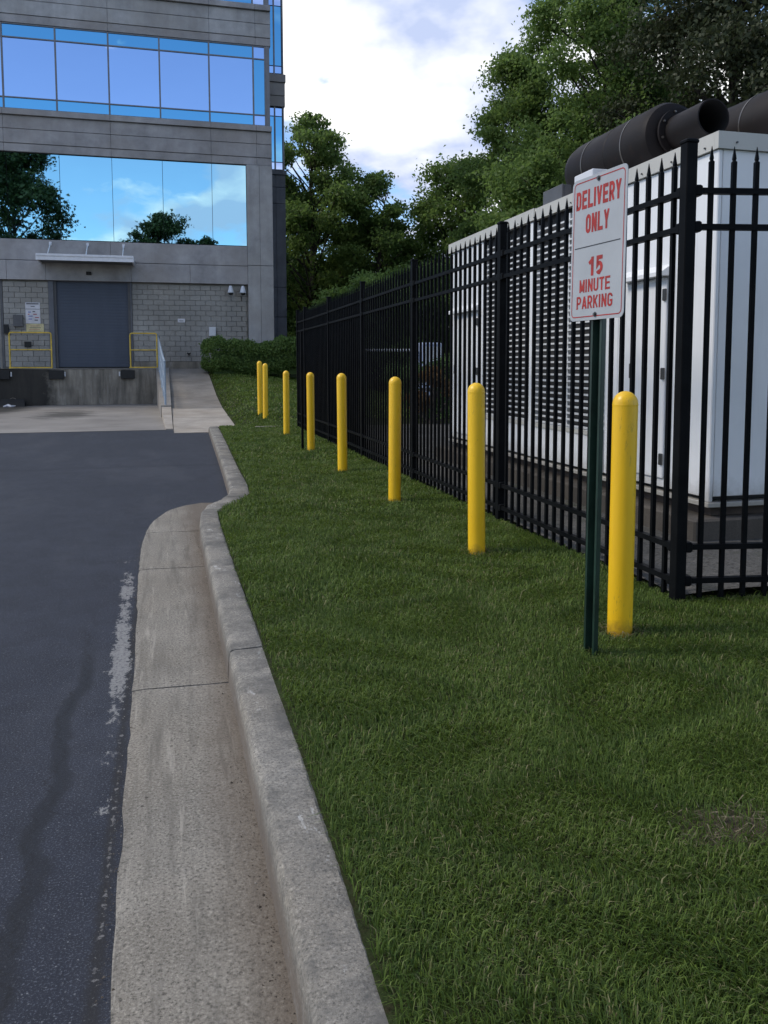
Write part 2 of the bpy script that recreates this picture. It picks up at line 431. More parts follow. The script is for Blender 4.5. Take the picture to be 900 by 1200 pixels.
def leafmat(name, dark, light, trans=0.35, clump=0.45, straw=None):
    k = NM(name)
    isl = k.geo.outputs['Random Per Island']
    c = k.mix(k.ramp(isl, (0.0, 0.0), (0.6, 0.35), (0.85, 0.75), (1.0, 1.6)) if straw else isl, dark, light)
    c = k.mix(k.ramp(k.noise(clump, 4, 0.6), (0.32, 0.0), (0.68, 0.35 if straw else 0.75)), c, light)
    if straw:
        s2 = k.n('ShaderNodeTexWhiteNoise', noise_dimensions='1D')
        k.t.links.new(isl, s2.inputs['W'])
        dry = k.ramp(k.math('ADD', s2.outputs['Value'], k.math('MULTIPLY_ADD', k.noise(1.6, 4, 0.6), 0.34, -0.2)), (0.86, 0.0), (0.97, 1.0))
        c = k.mix(dry, c, straw)
    k.done(c, 0.55, 0, 0.25)
    tr = k.n('ShaderNodeBsdfTranslucent')
    k.put(tr.inputs['Color'], k.mix(0.5, c, tuple(min(1, x * 1.8) for x in light)))
    ms = k.n('ShaderNodeMixShader')
    ms.inputs[0].default_value = trans
    k.t.links.new(k.p.outputs[0], ms.inputs[1])
    k.t.links.new(tr.outputs[0], ms.inputs[2])
    k.t.links.new(ms.outputs[0], k.t.nodes['Material Output'].inputs[0])
    return k.m
M['grass'] = leafmat('grass_blades', (0.024, 0.054, 0.007), (0.132, 0.192, 0.034), 0.3, 1.1, straw=(0.24, 0.22, 0.11))
M['leaf_a'] = leafmat('leaf_mid_green', (0.055, 0.100, 0.022), (0.135, 0.205, 0.052), 0.5)
M['leaf_b'] = leafmat('leaf_dark_green', (0.042, 0.080, 0.022), (0.105, 0.168, 0.050), 0.5)
M['leaf_c'] = leafmat('leaf_fresh_green', (0.070, 0.128, 0.030), (0.160, 0.240, 0.066), 0.5)
M['leaf_d'] = leafmat('leaf_brown_green_backlit', (0.026, 0.034, 0.016), (0.056, 0.070, 0.032), 0.25)  # brown green, with the darkness of backlit crowns put into the colour
M['leaf_e'] = leafmat('leaf_backlit_green', (0.016, 0.030, 0.010), (0.040, 0.066, 0.020), 0.2)  # backlight on the mirrored trees put in as a darker leaf colour
M['leaf_hedge'] = leafmat('leaf_hedge', (0.048, 0.088, 0.022), (0.120, 0.190, 0.046), 0.35, 1.5)
M['leaf_rust'] = leafmat('leaf_rust', (0.07, 0.045, 0.016), (0.16, 0.09, 0.03), 0.3, 1.5)
M['bark'] = simple('bark', (0.055, 0.045, 0.036), 0.9, 0, 0.3, 6, streak=True)
M['van'] = simple('pale_blue_paint', (0.40, 0.46, 0.62), 0.4)

# ------------------------------------------------------------------ mesh helpers
WO = {}          # world origin of every object built

class MB:
    def __init__(s):
        s.v, s.f = [], []
    def add(s, vs, fs):
        b = len(s.v)
        s.v += [tuple(p) for p in vs]
        s.f += [tuple(i + b for i in f) for f in fs]
        return s
    def box(s, x0, x1, y0, y1, z0, z1):
        return s.add([(x, y, z) for z in (z0, z1) for y in (y0, y1) for x in (x0, x1)],
                     [(0, 2, 3, 1), (4, 5, 7, 6), (0, 1, 5, 4), (2, 6, 7, 3), (0, 4, 6, 2), (1, 3, 7, 5)])
    def bbox(s, x0, x1, y0, y1, z0, z1, b=0.006):
        """box with chamfered vertical and top edges"""
        def ring(i, z):
            return [(x0 + i + b, y0 + i, z), (x1 - i - b, y0 + i, z), (x1 - i, y0 + i + b, z), (x1 - i, y1 - i - b, z),
                    (x1 - i - b, y1 - i, z), (x0 + i + b, y1 - i, z), (x0 + i, y1 - i - b, z), (x0 + i, y0 + i + b, z)]
        rs = [ring(b, z0), ring(0, z0 + b), ring(0, z1 - b), ring(b, z1)]
        vs = sum(rs, [])
        fs = [tuple(range(7, -1, -1)), tuple(range(24, 32))]
        for r in range(3):
            for i in range(8):
                j = (i + 1) % 8
                fs.append((r * 8 + i, r * 8 + j, r * 8 + 8 + j, r * 8 + 8 + i))
        return s.add(vs, fs)
    def beam(s, p, q, w, h=None, up=(0, 0, 1)):
        h = h or w
        p, q = Vector(p), Vector(q)
        d = (q - p).normalized()
        u = Vector(up)
        if abs(d.dot(u)) > 0.98:
            u = Vector((1, 0, 0))
        a = d.cross(u).normalized()
        b = a.cross(d).normalized()
        vs = [o + a * x * w / 2 + b * y * h / 2 for o in (p, q) for x, y in ((-1, -1), (1, -1), (1, 1), (-1, 1))]
        return s.add(vs, [(3, 2, 1, 0), (4, 5, 6, 7), (0, 1, 5, 4), (1, 2, 6, 5), (2, 3, 7, 6), (3, 0, 4, 7)])
    def tube(s, pts, rad, n=8, caps=True):
        pts = [Vector(p) for p in pts]
        if isinstance(rad, (int, float)):
            rad = [rad] * len(pts)
        base = len(s.v)
        ref = None
        for i, p in enumerate(pts):
            d = (pts[min(i + 1, len(pts) - 1)] - pts[max(i - 1, 0)]).normalized()
            if ref is None:
                ref = Vector((0, 0, 1)) if abs(d.z) < 0.9 else Vector((1, 0, 0))
            a = d.cross(ref).normalized()
            b = a.cross(d).normalized()
            ref = b
            for j in range(n):
                t = 2 * math.pi * j / n
                s.v.append(tuple(p + (a * math.cos(t) + b * math.sin(t)) * rad[i]))
        for i in range(len(pts) - 1):
            for j in range(n):
                q = (j + 1) % n
                s.f.append((base + i * n + j, base + i * n + q, base + (i + 1) * n + q, base + (i + 1) * n + j))
        if caps:
            s.f.append(tuple(base + j for j in range(n - 1, -1, -1)))
            s.f.append(tuple(base + (len(pts) - 1) * n + j for j in range(n)))
        return s
    def lathe_y(s, cx, cz, prof, n=40):
        """profile of (y, r) turned about an axis parallel to y"""
        base = len(s.v)
        for y, r in prof:
            for j in range(n):
                t = 2 * math.pi * j / n
                s.v.append((cx + r * math.cos(t), y, cz + r * math.sin(t)))
        for i in range(len(prof) - 1):
            for j in range(n):
                q = (j + 1) % n
                s.f.append((base + i * n + j, base + i * n + q, base + (i + 1) * n + q, base + (i + 1) * n + j))
        return s
    def lathe(s, cx, cy, prof, n=32):
        base = len(s.v)
        for r, z in prof:
            for j in range(n):
                t = 2 * math.pi * j / n
                s.v.append((cx + r * math.cos(t), cy + r * math.sin(t), z))
        for i in range(len(prof) - 1):
            for j in range(n):
                q = (j + 1) % n
                s.f.append((base + i * n + j, base + i * n + q, base + (i + 1) * n + q, base + (i + 1) * n + j))
        return s
    def mesh(s, name, mat, org=(0, 0, 0), smooth=False):
        me = bpy.data.meshes.new(name)
        me.from_pydata([(x - org[0], y - org[1], z - org[2]) for x, y, z in s.v], [], s.f)
        me.materials.append(M[mat] if isinstance(mat, str) else mat)
        if smooth:
            me.polygons.foreach_set('use_smooth', [True] * len(me.polygons))
            me.set_sharp_from_angle(angle=R(35))
        me.update()
        return me
    def build(s, name, mat, parent=None, smooth=False, org=None):
        if org is None:
            a = np.array(s.v)
            lo, hi = a.min(0), a.max(0)
            org = (float(lo[0] + hi[0]) / 2, float(lo[1] + hi[1]) / 2, float(lo[2]))
        return place(name, s.mesh(name, mat, org, smooth), org, parent)

def place(name, me, org, parent=None):
    o = bpy.data.objects.new(name, me)
    COL.objects.link(o)
    po = WO[parent.name] if parent else (0, 0, 0)
    o.location = tuple(a - b for a, b in zip(org, po))
    if parent:
        o.parent = parent
    WO[o.name] = tuple(org)
    return o

def npmesh(name, verts, nper, mat, tri=None):
    """verts (n, 3) in groups of nper forming one polygon each (or index pattern tri per group)"""
    verts = np.ascontiguousarray(verts, dtype=np.float32)
    n = len(verts) // nper
    me = bpy.data.meshes.new(name)
    me.vertices.add(len(verts))
    me.vertices.foreach_set('co', verts.ravel())
    pat = tri or [tuple(range(nper))]
    flat = np.concatenate([np.array(p) for p in pat])
    idx = (np.arange(n)[:, None] * nper + flat[None, :]).ravel().astype(np.int32)
    sizes = np.tile(np.array([len(p) for p in pat], dtype=np.int32), n)
    starts = np.concatenate([[0], np.cumsum(sizes)[:-1]]).astype(np.int32)
    me.loops.add(len(idx))
    me.loops.foreach_set('vertex_index', idx)
    me.polygons.add(len(sizes))
    me.polygons.foreach_set('loop_start', starts)
    me.materials.append(M[mat])
    me.update(calc_edges=True)
    return me

def tag(o, label, cat, group=None):
    o['label'] = label
    o['category'] = cat
    if group:
        o['group'] = group
    return o
def struct(o, label=None, kind='structure'):
    o['kind'] = kind
    if label:
        o['label'] = label
    return o
def thing(name, label, cat, loc, group=None):
    o = bpy.data.objects.new(name, None)
    COL.objects.link(o)
    o.empty_display_size = 0.2
    o.location = loc
    WO[o.name] = tuple(loc)
    return tag(o, label, cat, group)

def interp(t, xs, ys):
    return float(np.interp(t, xs, ys))

# ------------------------------------------------------------------ the ground
RAMP_Y = [18.0, 19.4, 24.3, 27.0, 33.15]
RAMP_Z = [0.012, 0.02, 0.25, 0.50, 1.36]
def ramp_z(y):
    return interp(y, RAMP_Y, RAMP_Z)
BANK_Y = [17.2, 19.2, 22, 25, 28, 32, 40, 90]
BANK_Z = [0.135, 0.31, 0.48, 0.68, 0.90, 1.20, 1.30, 1.6]
def lawn_z(x, y):
    p = interp(y, BANK_Y, BANK_Z)
    t = min(1, max(0, (x - 1.55) / 0.7))
    t = t * t * (3 - 2 * t)
    lo = 0.135 if y < 18.35 else ramp_z(y) - 0.012
    z = lo * (1 - t) + p * t
    if x > 2.7 and y > 17.0:
        z = z * max(0, 1 - (x - 2.7) / 8) + 0.25 * min(1, (x - 2.7) / 8) if y < 34 else z
    return z + 0.012 * math.sin(x * 2.3 + y * 0.9) * math.sin(y * 1.7 - x)

struct(MB().add([(-400, -400, -.05), (400, -400, -.05), (400, 400, -.05), (-400, 400, -.05)], [(0, 1, 2, 3)]).build('ground', 'floor'))
struct(MB().add([(-60, -60, 0), (1.0, -60, 0), (1.0, 19.5, 0), (-60, 19.5, 0)], [(0, 1, 2, 3)]).build('road', 'asphalt'))

# kerb: road edge A and lawn edge B of the top, sampled along the run
KA = [(.258, -6), (.258, 1.5), (.262, 3.0), (.257, 5.0), (.255, 6.4), (.257, 6.98), (.285, 7.48), (.354, 7.84), (.48, 8.12), (.60, 8.5), (.655, 9.02), (.715, 11.03), (.80, 14.3), (.90, 18.35)]
KB = [(.405, -6), (.405, 1.5), (.415, 3.0), (.408, 5.0), (.41, 6.4), (.412, 6.9), (.425, 7.46), (.50, 7.72), (.64, 7.95), (.80, 8.45), (.845, 9.1), (.89, 11.03), (.985, 14.3), (1.09, 18.35)]
def resample(P, n):
    P = np.array(P, float)
    d = np.concatenate([[0], np.cumsum(np.hypot(*np.diff(P, axis=0).T))])
    return P, d
KS = np.linspace(0, 1, 14)
def kerb_at(u):
    i = u * 13
    return (np.array([np.interp(i, range(14), [p[j] for p in KA]) for j in (0, 1)]),
            np.array([np.interp(i, range(14), [p[j] for p in KB]) for j in (0, 1)]))
def u_for_y(y):
    us = np.linspace(0, 1, 2000)
    ys = np.array([kerb_at(u)[0][1] for u in us])
    return float(us[np.argmin(abs(ys - y))])
SEC = [(-.11, -.06), (-.075, .06), (-.055, .112), (-.02, .131), (.04, .1395), (.12, .142), (.5, .143), (.92, .142), (.99, .134), (1.0, .10), (1.0, -.06)]
kerb = struct(MB().box(.30, .36, -6, 6.3, -.06, .06).build('kerb', 'joint_dirt'))
cuts = [-6, -2.3, 0.72, 3.75, 6.53, 8.35, 10.4, 13.2, 15.8, 18.34]
for a, b in zip(cuts[:-1], cuts[1:]):
    ua, ub = u_for_y(a + .005), u_for_y(b - .005)
    n = max(4, int((b - a) * 28))
    mb = MB()
    rng = random.Random(int(a * 100))
    vs = []
    for i in range(n + 1):
        A, B = kerb_at(ua + (ub - ua) * i / n)
        for t, z in SEC:
            p = A + (B - A) * t
            w_ = math.sin(p[1] * 31 + t * 3) * math.sin(p[1] * 12.7) + rng.uniform(-.7, .7)
            ed = .0026 * w_ if -.06 < t < .06 else 0.0
            if ed and math.sin(p[1] * 5.3 + 2) * math.sin(p[1] * 17.1) > .55:
                ed -= .0045
            j = 0.0010
            e = 0.004 if i in (0, n) and z > .1 and t < .9 else 0
            vs.append((p[0] + rng.uniform(-j, j), p[1], z - e + ed + rng.uniform(-j, j) * .7))
    m = len(SEC)
    fs = [(i * m + q, (i + 1) * m + q, (i + 1) * m + q + 1, i * m + q + 1) for i in range(n) for q in range(m - 1)]
    fs += [tuple(range(m - 1, -1, -1)), tuple(n * m + q for q in range(m))]
    mb.add(vs, fs).build('kerb_section', 'kerb', kerb, smooth=True)

# gutter: slabs with tooled joints, rounded off at its far end
GL_Y = [-6, 1.8, 2.7, 4.05, 5.72, 6.82, 7.46, 7.9, 8.39, 8.66, 8.83]
GL_X = [-.15, -.151, -.16, -.171, -.205, -.212, -.184, -.132, -.017, .127, .30]
gut = struct(MB().box(-.10, .22, -6, 7.2, -.12, -.02).build('gutter', 'joint_dirt'))
cuts = [-6, -2.2, 0.3, 3.72, 5.99, 7.33, 8.83]
rng = random.Random(5)
for a, b in zip(cuts[:-1], cuts[1:]):
    n = max(8, int((b - a) * 9))
    rows = []
    m = 9
    vs = []
    for i in range(n + 1):
        y = a + .006 + (b - a - .012) * i / n
        xl = interp(y, GL_Y, GL_X)
        xr = float(np.interp(y, [p[1] for p in KA], [p[0] for p in KA])) + .02
        ragged = 0.003 * math.sin(y * 13) * math.sin(y * 5.1 + 1) + rng.uniform(-.004, .004)
        for j in range(m):
            t = j / (m - 1)
            x = xl + ragged * (1 - t) + (xr - xl) * t
            z = 0.012 - 0.010 * math.sin(t * math.pi * .5) * .6 + rng.uniform(-.0008, .0008)
            if j == 0:
                z -= 0.006
            if i in (0, n):
                z -= 0.004
            vs.append((x, y, z))
    nb = len(vs)
    for i in range(n + 1):
        for j in (0, m - 1):
            x, y, z = vs[i * m + j]
            vs.append((x, y, -.05))
    fs = [(i * m + j, i * m + j + 1, (i + 1) * m + j + 1, (i + 1) * m + j) for i in range(n) for j in range(m - 1)]
    fs += [(nb + 2 * i, i * m, (i + 1) * m, nb + 2 * i + 2) for i in range(n)]
    fs += [(i * m + m - 1, nb + 2 * i + 1, nb + 2 * i + 3, (i + 1) * m + m - 1) for i in range(n)]
    fs += [tuple([nb + 1] + list(range(m - 1, -1, -1)) + [nb])]
    MB().add(vs, fs).build('gutter_slab', 'gutter', gut, smooth=True)

# lawn sheet
def sheet(name, xs_of_y, ys, zf, mat, nx):
    vs, fs = [], []
    for y in ys:
        xl, xr = xs_of_y(y)
        for i in range(nx + 1):
            x = xl + (xr - xl) * (i / nx) ** 2
            vs.append((x, y, zf(x, y)))
    for r in range(len(ys) - 1):
        for i in range(nx):
            a = r * (nx + 1) + i
            fs.append((a, a + 1, a + nx + 2, a + nx + 1))
    return MB().add(vs, fs).build(name, mat, smooth=True)
KBY = [p[1] for p in KB]; KBX = [p[0] for p in KB]
def lawn_left(y):
    if y <= 18.34:
        return interp(y, KBY, KBX) - .012
    return 1.56
ys = [-12, -8] + list(np.arange(-6, 18.3, .3)) + [18.33, 18.36] + list(np.arange(18.6, 40, .6)) + list(np.arange(42, 90, 6))
struct(sheet('lawn', lambda y: (lawn_left(y), 60), ys, lawn_z, 'soil', 40))
struct(sheet('yard', lambda y: (2.70, 14), list(np.arange(3.93, 17.3, .25)), lambda x, y: 0.165 + 0.02 * min(1, (x - 2.7) * 1.2) + 0.008 * math.sin(x * 5 + y * 3) if y - 3.93 > -.19 * (x - 2.7) else .16, 'gravel', 26))

# apron in front of the loading dock, ramp path, retaining wall
struct(MB().add([(-16, 19.44, .006), (.02, 19.44, .006), (-.2, 33.3, .006), (-16, 33.3, .006)], [(0, 1, 2, 3)]).build('dock_apron', 'apron'))
path = struct(MB().add([(x, y, ramp_z(y) - .02) for y in RAMP_Y[:1] + RAMP_Y[1:] for x in (.17, 1.55)], [(2 * i, 2 * i + 1, 2 * i + 3, 2 * i + 2) for i in range(4)]).build('path', 'joint_dirt'))
cuts = [18.36, 19.4, 21.8, 24.3, 27.0, 30.0, 33.12]
for i, (a, b) in enumerate(zip(cuts[:-1], cuts[1:])):
    vs = []
    n = 4
    for q in range(n + 1):
        y = a + .012 + (b - a - .024) * q / n
        for x in (.165, 1.575):
            vs.append((x, y, ramp_z(y)))
        for x in (.165, 1.575):
            vs.append((x, y, ramp_z(y) - .1))
    fs = []
    for q in range(n):
        o = q * 4
        fs += [(o, o + 1, o + 5, o + 4), (o + 2, o, o + 4, o + 6), (o + 1, o + 3, o + 7, o + 5)]
    fs += [(0, 2, 3, 1), (n * 4, n * 4 + 1, n * 4 + 3, n * 4 + 2)]
    MB().add(vs, fs).build('path_slab', 'path' if i < 3 else 'path_old', path)
rw = thing('retaining_wall', 'stained concrete wing wall rising beside the ramp at the loading dock', 'wall', (0, 26, 0))
def wedge(pts):          # list of (y, xl, xr, ztop)
    vs, fs = [], []
    for y, xl, xr, z in pts:
        vs += [(xl, y, -.05), (xr, y, -.05), (xr, y, z), (xl, y, z)]
    for i in range(len(pts) - 1):
        o = i * 4
        for q in range(4):
            fs.append((o + q, o + (q + 1) % 4, o + 4 + (q + 1) % 4, o + 4 + q))
    fs += [(3, 2, 1, 0), tuple(len(vs) - 4 + q for q in range(4))]
    return MB().add(vs, fs)
wedge([(24.35, -.13, .155, .34), (27, -.18, .155, .60), (33.15, -.32, .155, 1.40)]).build('wall_stem', 'apron', rw)
wedge([(19.45, -.01, .15, .03), (24.3, -.11, .15, .30)]).build('end_wedge', 'path', rw)
for i, (xa, xb, ya, yb) in enumerate([(1.80, 2.56, 17.42, 17.48), (2.34, 2.60, 19.52, 19.58)]):
    z = lawn_z(2.2, ya)
    tag(MB().bbox(xa, xb, ya, yb, z - .06, z + .022, .004).build('edging_strip', 'path'),
        ['thin concrete edging strip across the lawn at the foot of the grass bank', 'short concrete edging strip on the grass bank behind the two close bollards'][i], 'edging')

# ------------------------------------------------------------------ office building
FY = 34.0
bld = thing('office_building', 'grey precast office building with mirrored ribbon windows and a loading dock', 'building', (-2, 34, 0))
XL, XR = -13.0, 4.32
core = MB().box(XL, XR - .05, FY + .35, FY + 9, 0.0, 21.0).build('wall', 'core', bld)
MB().box(XR - .05, 5.2, 37.35, 43, 0, 21.0).build('wall', 'core', bld)
def panel(x0, x1, z0, z1, y=FY, d=.3, mat='precast', name='panel', b=.006):
    MB().bbox(x0 + .004, x1 - .004, y, y + d, z0 + .009, z1 - .009, b).build(name, mat, bld)
# lintel over the dock: two courses
xs = [XL, -9.4, -7.5, -5.62, -4.25, -1.17, 1.05, 3.30]
for a, b in zip(xs[:-1], xs[1:]):
    panel(a, b, 4.69, 5.42)
for a, b in zip([XL, -7.5, -1.9], [-7.5, -1.9, 3.30]):
    panel(a, b, 5.42, 6.20)
# corner pier
for a, b in ((3.30, 3.80), (3.80, 4.32)):
    for z0, z1 in ((0.4, 2.2), (2.2, 5.45), (5.45, 9.38)):
        panel(a, b, z0, z1, y=FY - .03, d=.38, mat='precast_pale')
# bands between the ribbons
def band(z0, pale):
    for a, b in zip([XL, -9.35, -5.55, -1.78, 1.95, 3.72], [-9.35, -5.55, -1.78, 1.95, 3.72, 4.32]):
        panel(a, b, z0, z0 + .30, y=FY + .02, d=.32, mat='precast')
        panel(a, b, z0 + .30, z0 + .82, mat=pale)
        panel(a, b, z0 + .82, z0 + 1.30, mat=pale)
        panel(a, b, z0 + 1.30, z0 + 1.52, y=FY - .10, d=.44, mat='precast', name='sill_course')
band(9.38, 'precast')
band(13.98, 'precast_pale')
band(18.58, 'precast_pale')
# windows
def pane(par, x0, x1, z0, z1, y, mat, tilt=0.0):
    rng = random.Random(int(x0 * 977 + z0 * 131))
    a, b = rng.uniform(-.005, .005), rng.uniform(-.004, .004)
    mb = MB()
    mb.add([(x0, y - a, z0), (x1, y + a, z0), (x1, y + a + b, z1), (x0, y - a + b, z1), (x0, y + .03, z0), (x1, y + .03, z0), (x1, y + .03, z1), (x0, y + .03, z1)],
           [(0, 1, 2, 3), (5, 4, 7, 6), (1, 0, 4, 5), (3, 2, 6, 7), (0, 3, 7, 4), (2, 1, 5, 6)])
    return mb.build('pane', mat, par)
win = MB().box(XL + .02, 3.31, FY + .16, FY + .34, 6.205, 9.375).build('ribbon_window', 'joint', bld)
xs = [-12.96, -11.05, -9.2, -7.35, -5.5, -3.65, -1.77, .09, 1.96, 3.29]
for a, b in zip(xs[:-1], xs[1:]):
    pane(win, a + .008, b - .008, 6.23, 9.35, FY + .10, 'glass_low')
def ribbon(z0):
    w = MB().box(XL + .02, 4.25, FY + .16, FY + .34, z0, z0 + 3.08).build('ribbon_window', 'joint', bld)
    xs = [-12.96, -11.05, -9.2, -7.36, -5.5, -3.66, -1.79, .07, 1.93, 3.63, 4.10]
    zs = [z0 + .03, z0 + .44, z0 + 2.58, z0 + 3.06]
    for i, (a, b) in enumerate(zip(xs[:-1], xs[1:])):
        last = i == len(xs) - 2
        for j, (c, d) in enumerate(zip(zs[:-1], zs[1:])):
            vis = (j == 1) != last
            pane(w, a + .02, b - .02, c + .02, d - .02, FY + .09, 'glass' if vis else 'glass_teal')
    for x in xs:
        MB().box(x - .03, x + .03, FY + .045, FY + .155, z0 + .01, z0 + 3.07).build('mullion', 'frame', w)
    for z in zs:
        for a, b in zip(xs[:-1], xs[1:]):
            MB().box(a + .031, b - .031, FY + .055, FY + .152, z - .022, z + .022).build('transom', 'frame', w)
    MB().box(4.131, 4.27, FY + .03, FY + .34, z0 + .005, z0 + 3.075).build('corner_post', 'frame', w)
ribbon(10.90)
ribbon(15.50)
# recessed wing at the right
wy = 37.0
for a, b in ((4.30, 4.85), (4.85, 5.27)):
    for z0, z1 in ((0.3, 3.6), (3.6, 4.9), (4.9, 8.5), (8.5, 9.2), (9.2, 9.72)):
        panel(a, b, z0, z1, y=wy, mat='precast_dark')
panel(4.30, 5.33, 9.72, 9.92, y=wy - .06, d=.4, mat='precast_dark', name='sill_course')
for z0 in (12.62, 17.22):
    panel(4.30, 5.30, z0, z0 + .45, y=wy + .02, mat='precast')
    panel(4.30, 5.30, z0 + .45, z0 + 1.0, y=wy, mat='precast')
    panel(4.30, 5.33, z0 + 1.0, z0 + 1.34, y=wy - .06, d=.4, mat='precast', name='sill_course')
for z0 in (9.92, 13.97):
    z1 = 12.62 if z0 < 12 else 17.22
    w = MB().box(4.30, 5.20, wy + .16, wy + .34, z0 + .01, z1 - .01).build('corner_window', 'joint', bld)
    zs = [z0 + .04, z0 + .36, z1 - .40, z1 - .04]
    for a, b, q in ((4.34, 4.82, 0), (4.88, 5.16, 0)):
        for j in range(3):
            pane(w, a, b, zs[j] + .02, zs[j + 1] - .02, wy + .10, 'glass_teal' if j == 1 else 'glass')
    for x in (4.85, 5.22):
        MB().box(x - .03, x + .03, wy + .05, wy + .34, z0 + .01, z1 - .01).build('mullion', 'frame', w)
# block wall round the dock door
bw = MB().box(-6.0, -4.05, FY + .232, FY + .345, 1.36, 4.69).build('block_wall', 'mortar', bld)
bw2 = MB().box(-1.17, 3.30, FY + .232, FY + .345, 0.3, 4.69).build('block_wall', 'mortar', bld)
bmesh_full = MB().bbox(-.194, .194, 0, .09, 0, .192, .006).mesh('block', 'block')
bmesh_half = MB().bbox(-.094, .094, 0, .09, 0, .192, .006).mesh('half_block', 'block')
rng = random.Random(2)
def lay(x0, x1, z0, par):
    row = 0
    z = z0
    while z + .19 < 4.70:
        x = x0 + (0.0 if row % 2 else -.2)
        while x < x1 - .05:
            a, b = max(x, x0), min(x + .4, x1)
            if b - a > .35:
                place('block', bmesh_full, ((a + b) / 2, FY + .222 - .075 + rng.uniform(-.003, .003), z), par)
            elif b - a > .15:
                place('block', bmesh_half, ((a + b) / 2, FY + .222 - .075 + rng.uniform(-.003, .003), z), par)
            x += .4
        z += .2
        row += 1
lay(-5.80, -4.20, 1.44, bw)
lay(-1.17, 3.28, 1.64, bw2)
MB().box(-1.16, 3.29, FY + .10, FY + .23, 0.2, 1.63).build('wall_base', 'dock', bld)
MB().box(-4.20, -4.02, FY + .10, FY + .34, 1.37, 4.68).build('door_jamb', 'precast_dark', bld)
MB().box(-1.23, -1.172, FY + .10, FY + .34, 1.37, 4.68).build('door_jamb', 'precast_dark', bld)
# roller doors
def roller(x0, x1, mat):
    vs, fs = [], []
    z = 1.42
    prof = []
    while z < 4.68:
        prof += [(0.0, z), (-.002, z + .02), (-.002, z + .085), (0.0, z + .105)]
        z += .115
    for dy, zz in prof:
        vs += [(x0, FY + .28 + dy, zz), (x1, FY + .28 + dy, zz)]
    for i in range(len(prof) - 1):
        fs.append((2 * i, 2 * i + 1, 2 * i + 3, 2 * i + 2))
    d = MB().add(vs, fs).build('roller_door', mat, bld)
    MB().box(x0, x1, FY + .24, FY + .30, 1.375, 1.43).build('bottom_bar', 'black', d)
    MB().box(x0 - .002, x0 + .09, FY + .18, FY + .26, 1.40, 4.68).build('guide', 'grey_metal', d)
    MB().box(x1 - .09, x1 + .002, FY + .18, FY + .26, 1.40, 4.68).build('guide', 'grey_metal', d)
roller(-4.02, -1.23, 'door')
roller(-8.7, -5.82, 'door_blue')
# loading dock platform
DK = 33.2
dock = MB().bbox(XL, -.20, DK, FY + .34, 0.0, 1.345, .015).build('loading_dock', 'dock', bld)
MB().box(XL, -.20, DK - .012, FY + .1, 1.347, 1.375).build('edge_strip', 'apron', dock)
for a, b in ((-5.93, -5.50), (-4.16, -3.63), (-1.61, -1.11)):
    MB().bbox(a, b, DK - .13, DK - .002, .98, 1.31, .012).build('dock_bumper', 'black', dock)
for x in (-5.46, -3.60, -1.66):
    MB().box(x - .025, x + .025, DK - .03, DK - .002, 1.08, 1.25).build('bracket', 'white_metal', dock)
# yellow edge plate
MB().box(-4.05, -1.15, DK - .02, DK + .16, 1.377, 1.385).build('edge_plate', 'grey_metal', dock)

def railing(x0, x1, label, y=33.32):
    t = thing('safety_railing', label, 'railing', ((x0 + x1) / 2, y, 1.375), 'yellow railings on the dock edge')
    zt = 2.70
    MB().tube([(x0, y, 1.376), (x0, y, zt - .07), (x0 + .02, y, zt - .02), (x0 + .07, y, zt), (x1 - .07, y, zt), (x1 - .02, y, zt - .02), (x1, y, zt - .07), (x1, y, 1.376)], .028, 10).build('hoop', 'rail_yellow', t, True)
    MB().tube([(x0 + .02, y, 2.07), (x1 - .02, y, 2.07)], .022, 8).build('mid_rail', 'rail_yellow', t, True)
    MB().box(x0 - .05, x1 + .03, y - .02, y + .02, 1.387, 1.43).build('toe_board', 'rail_yellow', t)
railing(-5.50, -4.06, 'yellow tube safety railing on the dock under the posted notices')
railing(-1.25, -.27, 'yellow tube safety railing on the dock beside the ramp')
hr = thing('ramp_handrail', 'blue grey metal handrail running down the ramp wall from the dock', 'handrail', (-.05, 28.5, .3))
def hx(y):
    return interp(y, [24.4, 33.0], [.0, -.22])
def wz(y):
    return interp(y, [24.35, 27, 33.15], [.34, .60, 1.40])
for zo, r, nm in ((1.22, .032, 'top_rail'), (.78, .022, 'mid_rail'), (.30, .022, 'low_rail')):
    MB().tube([(hx(y), y, wz(y) + zo) for y in (24.45, 27, 30, 33.0)], r, 8).build(nm, 'rail_blue', hr, True)
for i in range(24):
    y = 24.5 + i * (33.0 - 24.5) / 23
    big = i % 5 == 0
    MB().tube([(hx(y), y, wz(y) - .02), (hx(y), y, wz(y) + (1.20 if big else 1.19))], .028 if big else .012, 8).build('post' if big else 'baluster', 'rail_blue', hr, True)
# canopy
can = thing('door_canopy', 'white metal canopy hung on three rods over the loading door', 'canopy', (-2.7, 33.9, 5.3))
x0, x1, y0 = -4.42, -1.02, 32.75
MB().box(x0, x1, y0, y0 + .08, 5.30, 5.50).build('fascia', 'canopy', can)
MB().box(x0, x0 + .06, y0 + .081, FY - .005, 5.30, 5.50).build('side_fascia', 'canopy', can)
MB().box(x1 - .06, x1, y0 + .081, FY - .005, 5.30, 5.50).build('side_fascia', 'canopy', can)
MB().box(x0 + .061, x1 - .061, y0 + .081, FY - .005, 5.34, 5.44).build('deck', 'canopy_under', can)
MB().box(x0 + .01, x1 - .01, y0 - .03, y0 - .001, 5.45, 5.53).build('gutter_lip', 'canopy', can)
for x in (-4.05, -2.72, -1.42):
    MB().tube([(x, y0 + .15, 5.46), (x, FY - .01, 6.06)], .022, 8).build('hanger_rod', 'canopy', can, True)
    MB().bbox(x - .05, x + .05, FY - .035, FY - .003, 5.98, 6.12, .008).build('wall_bracket', 'canopy', can)
